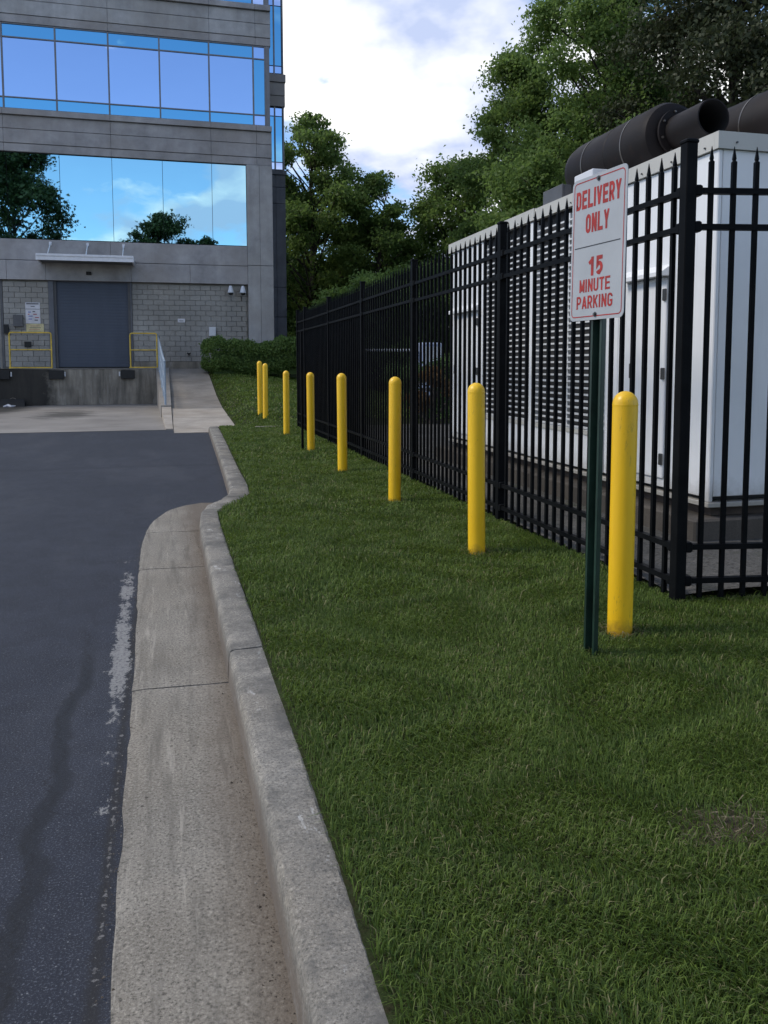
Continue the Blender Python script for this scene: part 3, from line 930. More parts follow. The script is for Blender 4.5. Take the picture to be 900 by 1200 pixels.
tag(MB().bbox(-2.80, -2.62, FY - .12, FY - .004, 4.92, 5.04, .01).build('dock_lamp', 'black'), 'small dark lamp fixed under the canopy above the loading door', 'lamp')
# things fixed to the block wall
WY = FY + .147
def plate(x0, x1, z0, z1, mat, name, label, cat, d=.012, y=WY - .002):
    return tag(MB().bbox(x0, x1, y - d, y, z0, z1, min(.004, d * .4)).build(name, mat), label, cat)
nt1 = plate(-5.03, -4.51, 3.07, 3.86, 'paper', 'wall_notice', 'tall white dock notice with red and blue print left of the roller door', 'notice', y=WY - .01)
yb = WY - .026
def strip(par, x0, x1, z0, z1, mat):
    MB().box(x0, x1, yb, yb + .003, z0, z1).build('print', mat, par)
strip(nt1, -4.99, -4.56, 3.79, 3.83, 'ink')
strip(nt1, -4.84, -4.70, 3.70, 3.73, 'ink')
strip(nt1, -5.02, -4.52, 3.605, 3.62, 'ink')
for x, z, w, mt in ((-4.94, 3.48, .10, 'ink_blue'), (-4.93, 3.33, .15, 'ink_blue'), (-4.78, 3.50, .09, 'ink'), (-4.76, 3.40, .13, 'ink_red'), (-4.70, 3.28, .14, 'ink_red'), (-4.93, 3.22, .13, 'ink_blue'), (-4.72, 3.18, .12, 'ink'), (-4.95, 3.40, .06, 'ink_red')):
    strip(nt1, x, x + w, z, z + .035, mt)
nt2 = plate(-5.02, -4.40, 2.72, 3.065, 'paper_yellow', 'wall_notice', 'yellowed notice mounted under the tall white dock notice', 'notice', y=WY - .01)
for i in range(4):
    strip(nt2, -4.96 + .03 * i, -4.5 - .04 * (i % 2), 2.78 + i * .065, 2.795 + i * .065, 'ink_red' if i % 2 else 'ink')
plate(-5.45, -5.12, 2.95, 3.38, 'grey_metal', 'meter_box', 'dark grey meter box left of the white dock notice', 'meter box', .16)
plate(-5.80, -5.63, 2.68, 3.02, 'black', 'intercom', 'black intercom box beside the blue door at the left edge', 'intercom', .12)
plate(-5.10, -4.87, 2.18, 2.39, 'black', 'outlet_box', 'small black outlet box behind the left yellow railing', 'outlet box', .09)
ws = plate(.54, .82, 3.17, 3.32, 'paper', 'wall_sign', 'tiny white wall sign above the ramp on the block wall', 'sign')
MB().box(.60, .76, WY - .017, WY - .0145, 3.22, 3.245).build('print', 'ink', ws)
wb = plate(1.74, 2.0, 2.64, 3.0, 'white_metal', 'wall_box', 'white metal utility box on the block wall above the hedge', 'utility box', .14)
MB().box(1.75, 1.99, WY - .16, WY - .143, 2.66, 2.98).build('cover', 'white_metal', wb)
tp = thing('wall_hydrant', 'small black pipe fitting low on the wall above the ramp', 'pipe fitting', (.94, WY, 1.82))
MB().tube([(.94, WY - .001, 1.92), (.94, WY - .14, 1.92)], .04, 10).build('stub', 'black', tp, True)
for s in (-1, 1):
    MB().tube([(.94, WY - .10, 1.92), (.94 + s * .06, WY - .13, 1.97)], .03, 8).build('outlet', 'black', tp, True)
for i, x in enumerate((2.60, 3.08)):
    t = thing('security_camera', ['white dome security camera under the lintel, left of the pair', 'white dome security camera under the lintel, nearest the corner pier'][i], 'camera', (x, 33.85, 4.28), 'dome cameras under the lintel')
    yy = FY - .12
    MB().tube([(x, WY - .001, 4.55), (x, yy, 4.57)], .04, 10).build('arm', 'white_metal', t, True)
    MB().lathe(x, yy, [(.001, 4.63), (.05, 4.62), (.075, 4.55), (.10, 4.46), (.125, 4.36), (.115, 4.34), (.001, 4.34)], 18).build('housing', 'white_metal', t, True)
    MB().lathe(x, yy, [(.095, 4.338), (.088, 4.30), (.06, 4.265), (.001, 4.25)], 16).build('dome', 'black', t, True)
tag(MB().tube([(-5.6, 32.2, .02), (-5.45, 32.25, .06), (-5.33, 32.15, .03), (-5.2, 32.22, .05)], [.03, .06, .05, .02], 6).build('litter', 'paper', None, False), 'scrap of white litter on the dark ground below the dock', 'litter')
wc = thing('wheel_chock', 'black rubber wheel chock at the foot of the dark dock wall', 'wheel chock', (-5.4, 32.85, 0))
wcv = [(-5.85, 32.6, .007), (-4.95, 32.6, .007), (-4.95, 33.05, .007), (-5.85, 33.05, .007), (-5.8, 32.98, .26), (-5.0, 32.98, .26), (-5.0, 33.04, .26), (-5.8, 33.04, .26)]
MB().add(wcv, [(3, 2, 1, 0), (4, 5, 6, 7), (0, 1, 5, 4), (1, 2, 6, 5), (2, 3, 7, 6), (3, 0, 4, 7)]).build('body', 'black', wc)
MB().tube([(-5.5, 32.97, .265), (-5.4, 32.99, .31), (-5.3, 32.97, .265)], .012, 6).build('handle', 'strap', wc)

# ------------------------------------------------------------------ bollards
BOL = [(2.10, 3.53), (2.05, 5.32), (2.08, 7.56), (2.07, 9.91), (2.14, 12.58), (2.19, 15.6), (2.18, 18.9), (2.15, 19.7)]
BLAB = ['yellow bollard nearest the camera, just right of the delivery sign post',
        'second yellow bollard from the sign post, in front of the second fence post',
        'third yellow bollard from the sign post along the lawn',
        'fourth yellow bollard from the sign post along the lawn',
        'fifth yellow bollard from the sign post, with a thin black stake beside it',
        'sixth yellow bollard from the sign post, by the far end of the fence',
        'right one of the two yellow bollards standing close together on the bank',
        'left one of the two yellow bollards standing close together on the bank']
dome = [(.059 * math.cos(t), 1.103 + .060 * math.sin(t)) for t in np.linspace(.08, math.pi / 2 - .02, 8)]
for i, ((x, y), lab) in enumerate(zip(BOL, BLAB)):
    z = lawn_z(x, y)
    h = [1.0, 1.0, 1.005, 1.02, 1.025, 1.035, 1.04, 1.05][i]
    t = thing('bollard', lab, 'bollard', (x, y, z), 'yellow bollards along the fence')
    rr = random.Random(i)
    tx, ty = rr.uniform(-.010, .010), rr.uniform(-.010, .010)
    prof = [(.059, -.10), (.059, .30), (.0586, .7), (.059, 1.098)] + dome
    mb = MB().lathe(0, 0, prof, 36)
    mb.v = [(x + a + tx * c, y + b + ty * c, z + .012 + c * h) for a, b, c in mb.v]
    mb.build('sleeve', 'yellow', t, True)
    mb = MB().lathe(0, 0, [(.0590, 1.092), (.0597, 1.095), (.0597, 1.100), (.0585, 1.105)], 36)
    mb.v = [(x + a + tx * c, y + b + ty * c, z + .012 + c * h) for a, b, c in mb.v]
    mb.build('cap_rim', 'yellow', t, True)
tag(MB().bbox(2.0, 2.035, 12.62, 12.655, .10, 1.95, .004).build('stake', 'fence'), 'thin black metal stake in the grass beside the fifth bollard', 'stake')

# ------------------------------------------------------------------ sign
sg = thing('delivery_sign', 'white and red delivery only parking sign on a green channel post', 'sign', (1.80, 3.30, .13))
A0 = Vector((1.757, 3.43, 0)); A1 = Vector((1.792, 3.035, 0))     # left and right edges of the plate, in plan
ux = (A1 - A0).normalized()
SW = (A1 - A0).length
nrm = Vector((ux.y, -ux.x, 0))
if nrm.x > 0:
    nrm = -nrm
SZ0, SZ1 = 1.617, 2.228
SH = SZ1 - SZ0
tilt = 0.012
def sp(u, v, w=0.0):
    """plate coordinates: u across from the left, v up from the bottom edge, w out of the face"""
    p = A0 + ux * u + nrm * (w - tilt * v)
    return (p.x, p.y, SZ0 + v + .03 * (u / SW - .5) * 0)
def rrect(x0, x1, y0, y1, r, n=6):
    pts = []
    for cx, cy, a in ((x1 - r, y0 + r, -90), (x1 - r, y1 - r, 0), (x0 + r, y1 - r, 90), (x0 + r, y0 + r, 180)):
        for i in range(n + 1):
            t = R(a + 90 * i / n)
            pts.append((cx + r * math.cos(t), cy + r * math.sin(t)))
    return pts
po = rrect(0, SW, 0, SH, .028)
n = len(po)
mb = MB().add([sp(u, v, 0) for u, v in po] + [sp(u, v, -.003) for u, v in po],
              [tuple(range(n)), tuple(range(2 * n - 1, n - 1, -1))] + [(i, n + i, n + (i + 1) % n, (i + 1) % n) for i in range(n)])
plate_o = mb.build('sign_plate', 'sign', sg)
def outline(x0, x1, y0, y1, r, w):
    a = rrect(x0, x1, y0, y1, r)
    b = rrect(x0 + w, x1 - w, y0 + w, y1 - w, r - w)
    n = len(a)
    return MB().add([sp(u, v, .0008) for u, v in a] + [sp(u, v, .0008) for u, v in b],
                    [(i, (i + 1) % n, n + (i + 1) % n, n + i) for i in range(n)])
outline(.014, SW - .014, .014, SH - .014, .022, .0045).build('border_line', 'sign_red', plate_o)
MB().add([sp(.03, .313, .0008), sp(SW - .035, .313, .0008), sp(SW - .035, .3172, .0008), sp(.03, .3172, .0008)], [(0, 1, 2, 3)]).build('divider_line', 'sign_black', plate_o)
def arc(cx, cy, rx_, ry_, a0, a1, n=7):
    return [(cx + rx_ * math.cos(R(a0 + (a1 - a0) * i / n)), cy + ry_ * math.sin(R(a0 + (a1 - a0) * i / n))) for i in range(n + 1)]
def glyph(ch, T, W_):
    x0, x1, y0, y1, xm, ym = T, W_ - T, T, 1 - T, W_ / 2, .5
    r = min(.17, (x1 - x0) / 2)
    if ch == 'D': return [[(x0, y0), (x0, y1)] + arc(x1 - r, y1 - r, r, r, 90, 0) + arc(x1 - r, y0 + r, r, r, 0, -90) + [(x0, y0), (x0, y0 + .2)]]
    if ch == 'E': return [[(W_, y1), (x0, y1), (x0, y0), (W_, y0)], [(x0, ym), (W_ - .05, ym)]]
    if ch == 'L': return [[(x0, 1), (x0, y0), (W_, y0)]]
    if ch == 'I': return [[(T, 0), (T, 1)]]
    if ch == 'V': return [[(x0 * .9, 1), (xm, .03)], [(W_ - x0 * .9, 1), (xm, .03)]]
    if ch in 'RP':
        lo = .44
        rr_ = (y1 - lo) / 2
        g_ = [[(x0, 0), (x0, y1)] + arc(x1 - rr_ * .7, y1 - rr_, rr_ * .7, rr_, 90, -90, 10) + [(x0, lo)]]
        return g_ + ([[(xm, lo), (x1 + T * .1, 0)]] if ch == 'R' else [])
    if ch == 'Y': return [[(x0 * .8, 1), (xm, .42)], [(W_ - x0 * .8, 1), (xm, .42)], [(xm, .46), (xm, 0)]]
    if ch == 'O': return [arc(x1 - r, y1 - r, r, r, 90, 0) + arc(x1 - r, y0 + r, r, r, 0, -90) + arc(x0 + r, y0 + r, r, r, -90, -180) + arc(x0 + r, y1 - r, r, r, 180, 90) + [(x1 - r, y1)]]
    if ch == 'N': return [[(x0, 0), (x0, 1)], [(x1, 0), (x1, 1)], [(x0, .97), (x1, .03)]]
    if ch == 'M': return [[(x0, 0), (x0, 1)], [(x1, 0), (x1, 1)], [(x0, .96), (xm, .10)], [(x1, .96), (xm, .10)]]
    if ch == 'U': return [[(x0, 1), (x0, y0 + r)] + arc(x0 + r, y0 + r, r, r, 180, 270) + arc(x1 - r, y0 + r, r, r, 270, 360) + [(x1, 1)]]
    if ch == 'T': return [[(0, y1), (W_, y1)], [(xm, 0), (xm, y1)]]
    if ch == 'A': return [[(x0 * .8, 0), (xm, .97)], [(W_ - x0 * .8, 0), (xm, .97)], [(x0 + .04, .27), (x1 - .04, .27)]]
    if ch == 'K': return [[(x0, 0), (x0, 1)], [(x0 + .04, .38), (x1, 1)], [(xm * .85, .52), (x1 + T * .1, 0)]]
    if ch == 'G': return [[(x1, .72)] + arc(x1 - r, y1 - r, r, r, 0, 90) + arc(x0 + r, y1 - r, r, r, 90, 180) + arc(x0 + r, y0 + r, r, r, 180, 270) + arc(x1 - r, y0 + r, r, r, 270, 360) + [(x1, .44), (xm, .44)]]
    if ch == '1': return [[(W_ * .62, 0), (W_ * .62, 1)], [(W_ * .62, .86), (W_ * .12, .66)]]
    if ch == '5': return [[(W_ - .03, y1), (x0 + .02, y1), (x0, .50)] + arc(x1 - r * 1.1, .38, r * 1.1, .22, 120, -70, 10) + arc(x0 + r, y0 + r, r, r, 270, 200, 4)]
    return []
def text(s_, cu_, v0, w, h, T=.098):
    gw = [(.19 if c_ == 'I' else .60 if c_ == 'M' else .54) for c_ in s_]
    gap = .10
    tot = sum(gw) + gap * (len(s_) - 1)
    kx = w / tot
    mb = MB()
    x = 0.0
    q = 0
    for c_, W_ in zip(s_, gw):
        for line in glyph(c_, T, W_):
            P = [Vector((a, b)) for a, b in line]
            P = [p for i, p in enumerate(P) if i == 0 or (p - P[i - 1]).length > 1e-4]
            L_, R_ = [], []
            for i, p in enumerate(P):
                d0 = (p - P[i - 1]).normalized() if i else (P[1] - p).normalized()
                d1 = (P[i + 1] - p).normalized() if i < len(P) - 1 else d0
                n0, n1_ = Vector((-d0.y, d0.x)), Vector((-d1.y, d1.x))
                m_ = (n0 + n1_)
                m_ = m_.normalized() if m_.length > 1e-6 else n0
                k_ = T / max(.45, m_.dot(n0))
                L_.append(p + m_ * k_)
                R_.append(p - m_ * k_)
            wv = .0008 + .00006 * (q % 5)
            q += 1
            vs = [sp(cu_ - w / 2 + (x + a.x) * kx, v0 + min(1, max(0, a.y)) * h, wv) for a in L_ + R_]
            n_ = len(P)
            mb.add(vs, [(i + n_, i + 1 + n_, i + 1, i) for i in range(n_ - 1)])
        x += W_ + gap
    mb.build('lettering', 'sign_red', plate_o)
text('DELIVERY', SW * .49, .479, SW * .82, .079)
text('ONLY', SW * .49, .372, SW * .43, .080)
text('15', SW * .48, .188, SW * .27, .080, .105)
text('MINUTE', SW * .47, .121, SW * .57, .055, .082)
text('PARKING', SW * .47, .050, SW * .67, .055, .082)
for v in (.022, SH - .022):
    c0, c1 = sp(SW * .5, v, .001), sp(SW * .5, v, .009)
    MB().tube([c0, sp(SW * .5, v, .003)], .011, 12).build('washer', 'bolt', plate_o)
    MB().tube([sp(SW * .5, v, .003), c1], .007, 6).build('bolt_head', 'bolt', plate_o)
# U channel post, flanges towards the plate
pc = (A0 + A1) / 2
sec = [(-.040, 0), (-.026, 0), (-.019, -.030), (.019, -.030), (.026, 0), (.040, 0), (.040, -.004), (.029, -.004), (.022, -.034), (-.022, -.034), (-.029, -.004), (-.040, -.004)]
pb = Vector((1.80, 3.285, .02))
pt = Vector((pc.x, pc.y, 2.15)) - nrm * (-.003 + .004 - .0) - nrm * .010
n = len(sec)
vs = []
for P in (pb, pt):
    for a, b in sec:
        q = P + ux * a + nrm * b
        vs.append(tuple(q))
MB().add(vs, [tuple(range(n - 1, -1, -1)), tuple(range(n, 2 * n))] + [(i, (i + 1) % n, n + (i + 1) % n, n + i) for i in range(n)]).build('channel_post', 'post_green', sg)
hl = MB()
for i in range(52):
    q = pb + (pt - pb) * (.06 + i * .0178) - nrm * .0345
    q2 = q - nrm * .0006
    hl.tube([q + nrm * .0042, q2 + nrm * .0040 - nrm * .0045], .0048, 6)
for i in range(50):
    q = pb + (pt - pb) * (.06 + i * .0178) - nrm * .0299
    hl.tube([q, q + nrm * .0012], .0048, 6)
hl.build('punched_holes', 'black', sg)['kind'] = 'stuff'

# ------------------------------------------------------------------ fence
FX, FC = 2.665, 3.90
def fence_run(p0, p1, bays, label, first_post=True):
    p0, p1 = Vector((*p0, 0)), Vector((*p1, 0))
    u = (p1 - p0).normalized()
    t = thing('picket_fence', label, 'fence', ((p0.x + p1.x) / 2, (p0.y + p1.y) / 2, .13), 'black steel fence runs')
    a = math.atan2(u.y, u.x)
    ca, sa = math.cos(a), math.sin(a)
    def rotbox(mb, x0, x1, y0, y1, z0, z1):
        m2 = MB().box(x0, x1, y0, y1, z0, z1)
        mb.add([(ca * x - sa * y, sa * x + ca * y, z) for x, y, z in m2.v], m2.f)
    pm = MB()
    m2 = MB().bbox(-.032, .032, -.032, .032, -.06, 2.44, .004)
    pm.add([(ca * x - sa * y, sa * x + ca * y, z) for x, y, z in m2.v], m2.f)
    m2 = MB().bbox(-.037, .037, -.037, .037, 2.432, 2.455, .006)
    pm.add([(ca * x - sa * y, sa * x + ca * y, z) for x, y, z in m2.v], m2.f)
    pme = pm.mesh('post', 'fence')
    km = MB()
    h = .0115
    ring = lambda r, z: [(ca * x - sa * y, sa * x + ca * y, z) for x, y in ((-r, -r), (r, -r), (r, r), (-r, r))]
    km.add(ring(h, .03) + ring(h, 2.345) + ring(h * .55, 2.352) + ring(h * .75, 2.362) + ring(.0012, 2.425), [(3, 2, 1, 0)] +
           [(4 * r + i, 4 * r + (i + 1) % 4, 4 * r + 4 + (i + 1) % 4, 4 * r + 4 + i) for r in range(4) for i in range(4)] + [(16, 17, 18, 19)])
    kme = km.mesh('picket', 'fence')
    bm = MB()
    m2 = MB().bbox(-.02, .02, -.03, .03, -.028, .028, .006)
    bm.add([(ca * x - sa * y, sa * x + ca * y, z) for x, y, z in m2.v], m2.f)
    bme = bm.mesh('rail_bracket', 'fence')
    ends = [sum(bays[:i]) for i in range(len(bays) + 1)]
    for i, e in enumerate(ends):
        if i == 0 and not first_post:
            continue
        q = p0 + u * e
        place('post', pme, (q.x, q.y, lz(q)), t)
    for i, L in enumerate(bays):
        q = p0 + u * ends[i]
        d = u * L
        rm = MB()
        rotbox(rm, .034, L - .034, -.019, .019, -.015, .015)
        rme = rm.mesh('rail', 'fence')
        z = (lz(q) + lz(q + d)) / 2
        for rz in (.125, .31, 2.01, 2.195):
            place('rail', rme, (q.x, q.y, z + rz), t)
            for e in (.048, L - .048):
                w = q + u * e
                place('rail_bracket', bme, (w.x, w.y, z + rz), t)
        np_ = int(round(L / .122))
        for j in range(1, np_):
            w = q + d * (j / np_)
            place('picket', kme, (w.x, w.y, z), t)
    return t
def lz(p):
    return lawn_z(min(p.x, 2.68), min(p.y, 17.2)) if p.y > 4 else .135
fence_run((FX, FC), (FX + .03, FC + 13.42), [2.5] * 5 + [.95], 'long black picket fence running back beside the lawn and bollards')
fence_run((FX, FC), (FX + 2.40, FC - .44), [2.44], 'short black picket fence turning right from the corner post, before the enclosure end', first_post=False)

# ------------------------------------------------------------------ generator enclosure
EX, EY0, EY1, EX1 = 3.72, 5.10, 10.66, 6.6
ZB, ZT = .45, 3.02
en = thing('generator_enclosure', 'white steel generator enclosure with louvred doors behind the fence', 'enclosure', (5.1, 7.9, .18))
MB().box(EX + .06, EX1 - .06, EY0 + .06, EY1 - .06, ZB + .01, ZT - .02).build('shell', 'core', en)
# end wall panels
ex = EX
for i in range(4):
    w = (EX1 - EX) / 4
    a = EX + .035 + i * (w - .01)
    MB().bbox(a, a + w - .016, EY0, EY0 + .058, ZB + .04, 2.905, .004).build('end_panel', 'encl', en)
# corner posts and base trim
MB().bbox(EX - .004, EX + .03, EY0 - .004, EY0 + .07, ZB + .001, 2.905, .006).build('corner_post', 'encl', en)
MB().bbox(EX - .004, EX + .03, EY1 - .07, EY1 + .004, ZB + .001, 2.905, .006).build('corner_post', 'encl', en)
MB().bbox(EX - .02, EX1 + .02, EY0 - .02, EY1 + .02, ZB - .035, ZB, .004).build('base_flange', 'trim', en)
# roof trim
MB().box(EX - .025, EX1 + .02, EY0 - .025, EY0 + .02, 2.905, ZT).build('roof_trim', 'trim', en)
MB().box(EX - .025, EX + .02, EY0 + .021, 8.02, 2.905, ZT).build('roof_trim', 'trim', en)
MB().box(EX - .031, EX + .02, 8.022, EY1 + .02, 2.912, ZT + .01).build('roof_trim', 'trim', en)
MB().add([(EX + .0, EY0 + .0, ZT + .004), (EX1, EY0 + .0, ZT + .004), (EX1, EY1, ZT + .004), (EX, EY1, ZT + .004),
          (5.16, EY0 + .3, ZT + .06), (5.16, EY1 - .3, ZT + .06)], [(0, 1, 4), (1, 2, 5, 4), (2, 3, 5), (3, 0, 4, 5)]).build('roof_sheet', 'encl', en)
rv = MB()
for i in range(14):
    y = EY0 + .12 + i * .4
    rv.tube([(EX - .026, y, 2.935), (EX - .036, y, 2.935)], .007, 6)
for i in range(7):
    x = EX + .12 + i * .4
    rv.tube([(x, EY0 - .026, 2.95), (x, EY0 - .035, 2.95)], .007, 6)
rv.build('rivets', 'bolt', en)['kind'] = 'stuff'
# side panels with narrow ribs: (y from, y to)
def ribbed(y0, y1, z0=ZB + .03, z1=2.90):
    n = max(1, round((y1 - y0) / .19))
    w = (y1 - y0) / n
    for i in range(n):
        a = y0 + i * w
        MB().bbox(EX, EX + .055, a + .003, a + w - .003, z0, z1, .004).build('side_panel', 'encl', en)
def side_door(y0, y1, z1=2.09, hinge_left=True):
    d = MB().bbox(EX - .018, EX - .001, y0, y1, ZB + .10, z1, .005).build('door', 'encl', en)
    for z in (.70, 1.36, 1.96):
        MB().bbox(EX - .036, EX - .0185, y0 - .012, y0 + .03, z - .045, z + .045, .004).build('hinge', 'bolt', d)
    MB().bbox(EX - .045, EX - .0185, y1 - .11, y1 - .075, 1.32, 1.44, .004).build('handle', 'bolt', d)
    MB().add([(EX - .001, y0 - .05, 2.19), (EX - .001, y1 + .05, 2.19), (EX - .09, y1 + .05, 2.13), (EX - .09, y0 - .05, 2.13),
              (EX - .001, y0 - .05, 2.10), (EX - .001, y1 + .05, 2.10), (EX - .09, y1 + .05, 2.10), (EX - .09, y0 - .05, 2.10)],
             [(0, 3, 2, 1), (4, 5, 6, 7), (3, 7, 6, 2), (0, 4, 7, 3), (1, 2, 6, 5), (0, 1, 5, 4)]).build('drip_hood', 'encl', d)
ribbed(EY0 + .075, 6.58)
ribbed(9.50, EY1 - .075)
side_door(5.66, 6.20)
side_door(9.62, 10.50)
# louvred doors
lb = MB()
def blade_mesh(L):
    prof = [(-.010, .000), (-.010, .016), (-.006, .018), (.008, .019), (.008, .016), (-.006, .003)]
    vs = [(EX + 0 + x, 0, z) for x, z in prof] + [(EX + x, L, z) for x, z in prof]
    n = len(prof)
    return MB().add([(x - EX, y, z) for x, y, z in vs], [tuple(range(n)), tuple(range(2 * n - 1, n - 1, -1))] + [(i, n + i, n + (i + 1) % n, (i + 1) % n) for i in range(n)]).mesh('louvre_blade', 'blade')
for y0, y1 in ((8.16, 9.48), (6.60, 8.05)):
    ym = (y0 + y1) / 2
    for a, b in ((y0, ym), (ym, y1)):
        d = MB().box(EX + .012, EX + .05, a + .002, a + .018, .84, 2.86).build('louvre_door', 'encl', en)
        MB().box(EX + .012, EX + .05, b - .018, b - .002, .84, 2.86).build('stile', 'encl', d)
        MB().box(EX - .002, EX + .05, a + .002, b - .002, ZB + .03, .838).build('kick_panel', 'encl', d)
        me = blade_mesh(b - a - .012)
        z = .845
        while z < 2.82:
            place('louvre_blade', me, (EX, a + .006, z), d)
            z += .0605
        MB().bbox(EX - .012, EX + .0, a + .04, b - .04, .79, .836, .003).build('bottom_rail', 'trim', d)
MB().bbox(EX - .008, EX + .05, 8.06, 8.15, ZB + .02, 2.90, .004).build('mullion_post', 'encl', en)
# skid and plinth
sk = thing('equipment_plinth', 'dark stained concrete plinth under the white enclosure', 'plinth', (5.1, 7.9, .15))
MB().box(EX + .06, EX1 - .06, EY0 + .06, EY1 - .06, .345, ZB - .036).build('skid_rail', 'skid', sk)
xs = [EX - .16, 4.7, 5.7, EX1 + .1]
ys2 = [EY0 - .07, 6.4, 7.8, 9.2, EY1 + .15]
for a, b in zip(xs[:-1], xs[1:]):
    for c, e in zip(ys2[:-1], ys2[1:]):
        MB().bbox(a + .003, b - .003, c + .003, e - .003, .10, .342, .015).build('plinth_block', 'plinth', sk)

# exhaust silencers on the roof
def silencer(xc, y0, y1, r, label, outlet, straps, zc=3.42):
    t = thing('exhaust_silencer', label, 'silencer', (xc, (y0 + y1) / 2, 3.08), 'exhaust silencers on the enclosure roof')
    prof = [(y0 - .055, .10), (y0 - .05, r * .72), (y0 - .02, r * .93), (y0 + .03, r), (y1 - .22, r), (y1 - .12, r * .95), (y1 - .05, r * .82), (y1 - .01, r * .6), (y1, .02)]
    body = MB().lathe_y(xc, zc, prof, 48).build('body', 'silencer', t, True)
    for ys_ in straps:
        MB().lathe_y(xc, zc, [(ys_ - .008, r), (ys_ - .008, r + .005), (ys_ + .008, r + .005), (ys_ + .008, r)], 48).build('strap', 'strap', t, True)
        sd = MB().box(xc - .22, xc + .22, ys_ - .03, ys_ + .03, 3.05, zc - r * .80).build('saddle', 'silencer', t)
    seam = y0 + (y1 - y0) * .42
    MB().lathe_y(xc, zc, [(seam - .008, r), (seam, r + .004), (seam + .008, r)], 48).build('weld_seam', 'silencer', body, True)
    ro = .148
    MB().lathe_y(xc, zc + .01, [(outlet, ro - .012), (outlet, ro), (y0 - .11, ro), (y0 - .11, ro + .055), (y0 - .085, ro + .055), (y0 - .085, ro), (y0 - .045, ro)], 40).build('outlet_pipe', 'silencer', t, True)
    MB().lathe_y(xc, zc + .01, [(outlet + .001, ro - .012), (y0 - .1, ro - .012), (y0 - .1, .001)], 40).build('bore', 'black_tone', t, True)
    fb = MB()
    for i in range(8):
        a = 2 * math.pi * i / 8 + .3
        fb.tube([(xc + .178 * math.cos(a), y0 - .125, zc + .01 + .178 * math.sin(a)), (xc + .178 * math.cos(a), y0 - .07, zc + .01 + .178 * math.sin(a))], .010, 6)
    fb.build('flange_bolts', 'strap', t)['kind'] = 'stuff'
silencer(4.35, 6.62, 8.22, .30, 'dark brown exhaust silencer with open outlet pipe above the fence corner', 6.05, (6.98, 7.72))
silencer(5.02, 5.75, 7.75, .30, 'dark brown exhaust silencer at the right edge, behind the open outlet pipe', 5.2, (6.22, 6.95), 3.425)
tag(MB().bbox(3.78, 3.98, 6.98, 7.33, 3.028, 3.20, .006).build('roof_box', 'white_metal'), 'white metal box on the enclosure roof behind the delivery sign', 'roof box')
br = MB().bbox(3.74, 3.765, 7.50, 7.92, 3.03, 3.17, .004)
br.bbox(3.766, 3.84, 7.50, 7.525, 3.028, 3.165, .004)
tag(br.build('roof_bracket', 'grey_metal'), 'grey angle bracket on the roof edge below the far end of the silencer', 'bracket')

# ------------------------------------------------------------------ plants
def leaves(cent, nrm_bias, size, rng, asp=0.62, up=0.25):
    n = len(cent)
    a = rng.normal(size=(n, 3))
    a /= np.linalg.norm(a, axis=1)[:, None]
    nn = rng.normal(size=(n, 3)) * .8 + nrm_bias
    nn[:, 2] += up
    b = np.cross(nn, a)
    b /= np.linalg.norm(b, axis=1)[:, None] + 1e-9
    L = size * rng.uniform(.6, 1.35, n)[:, None]
    Wd = L * asp
    droop = np.array([0, 0, -1.0]) * L * .12
    v = np.empty((n, 4, 3))
    v[:, 0] = cent - a * L * .5 + droop
    v[:, 1] = cent + b * Wd * .5 + a * L * .06
    v[:, 2] = cent + a * L * .5 + droop
    v[:, 3] = cent - b * Wd * .5 + a * L * .06
    return v.reshape(-1, 3)

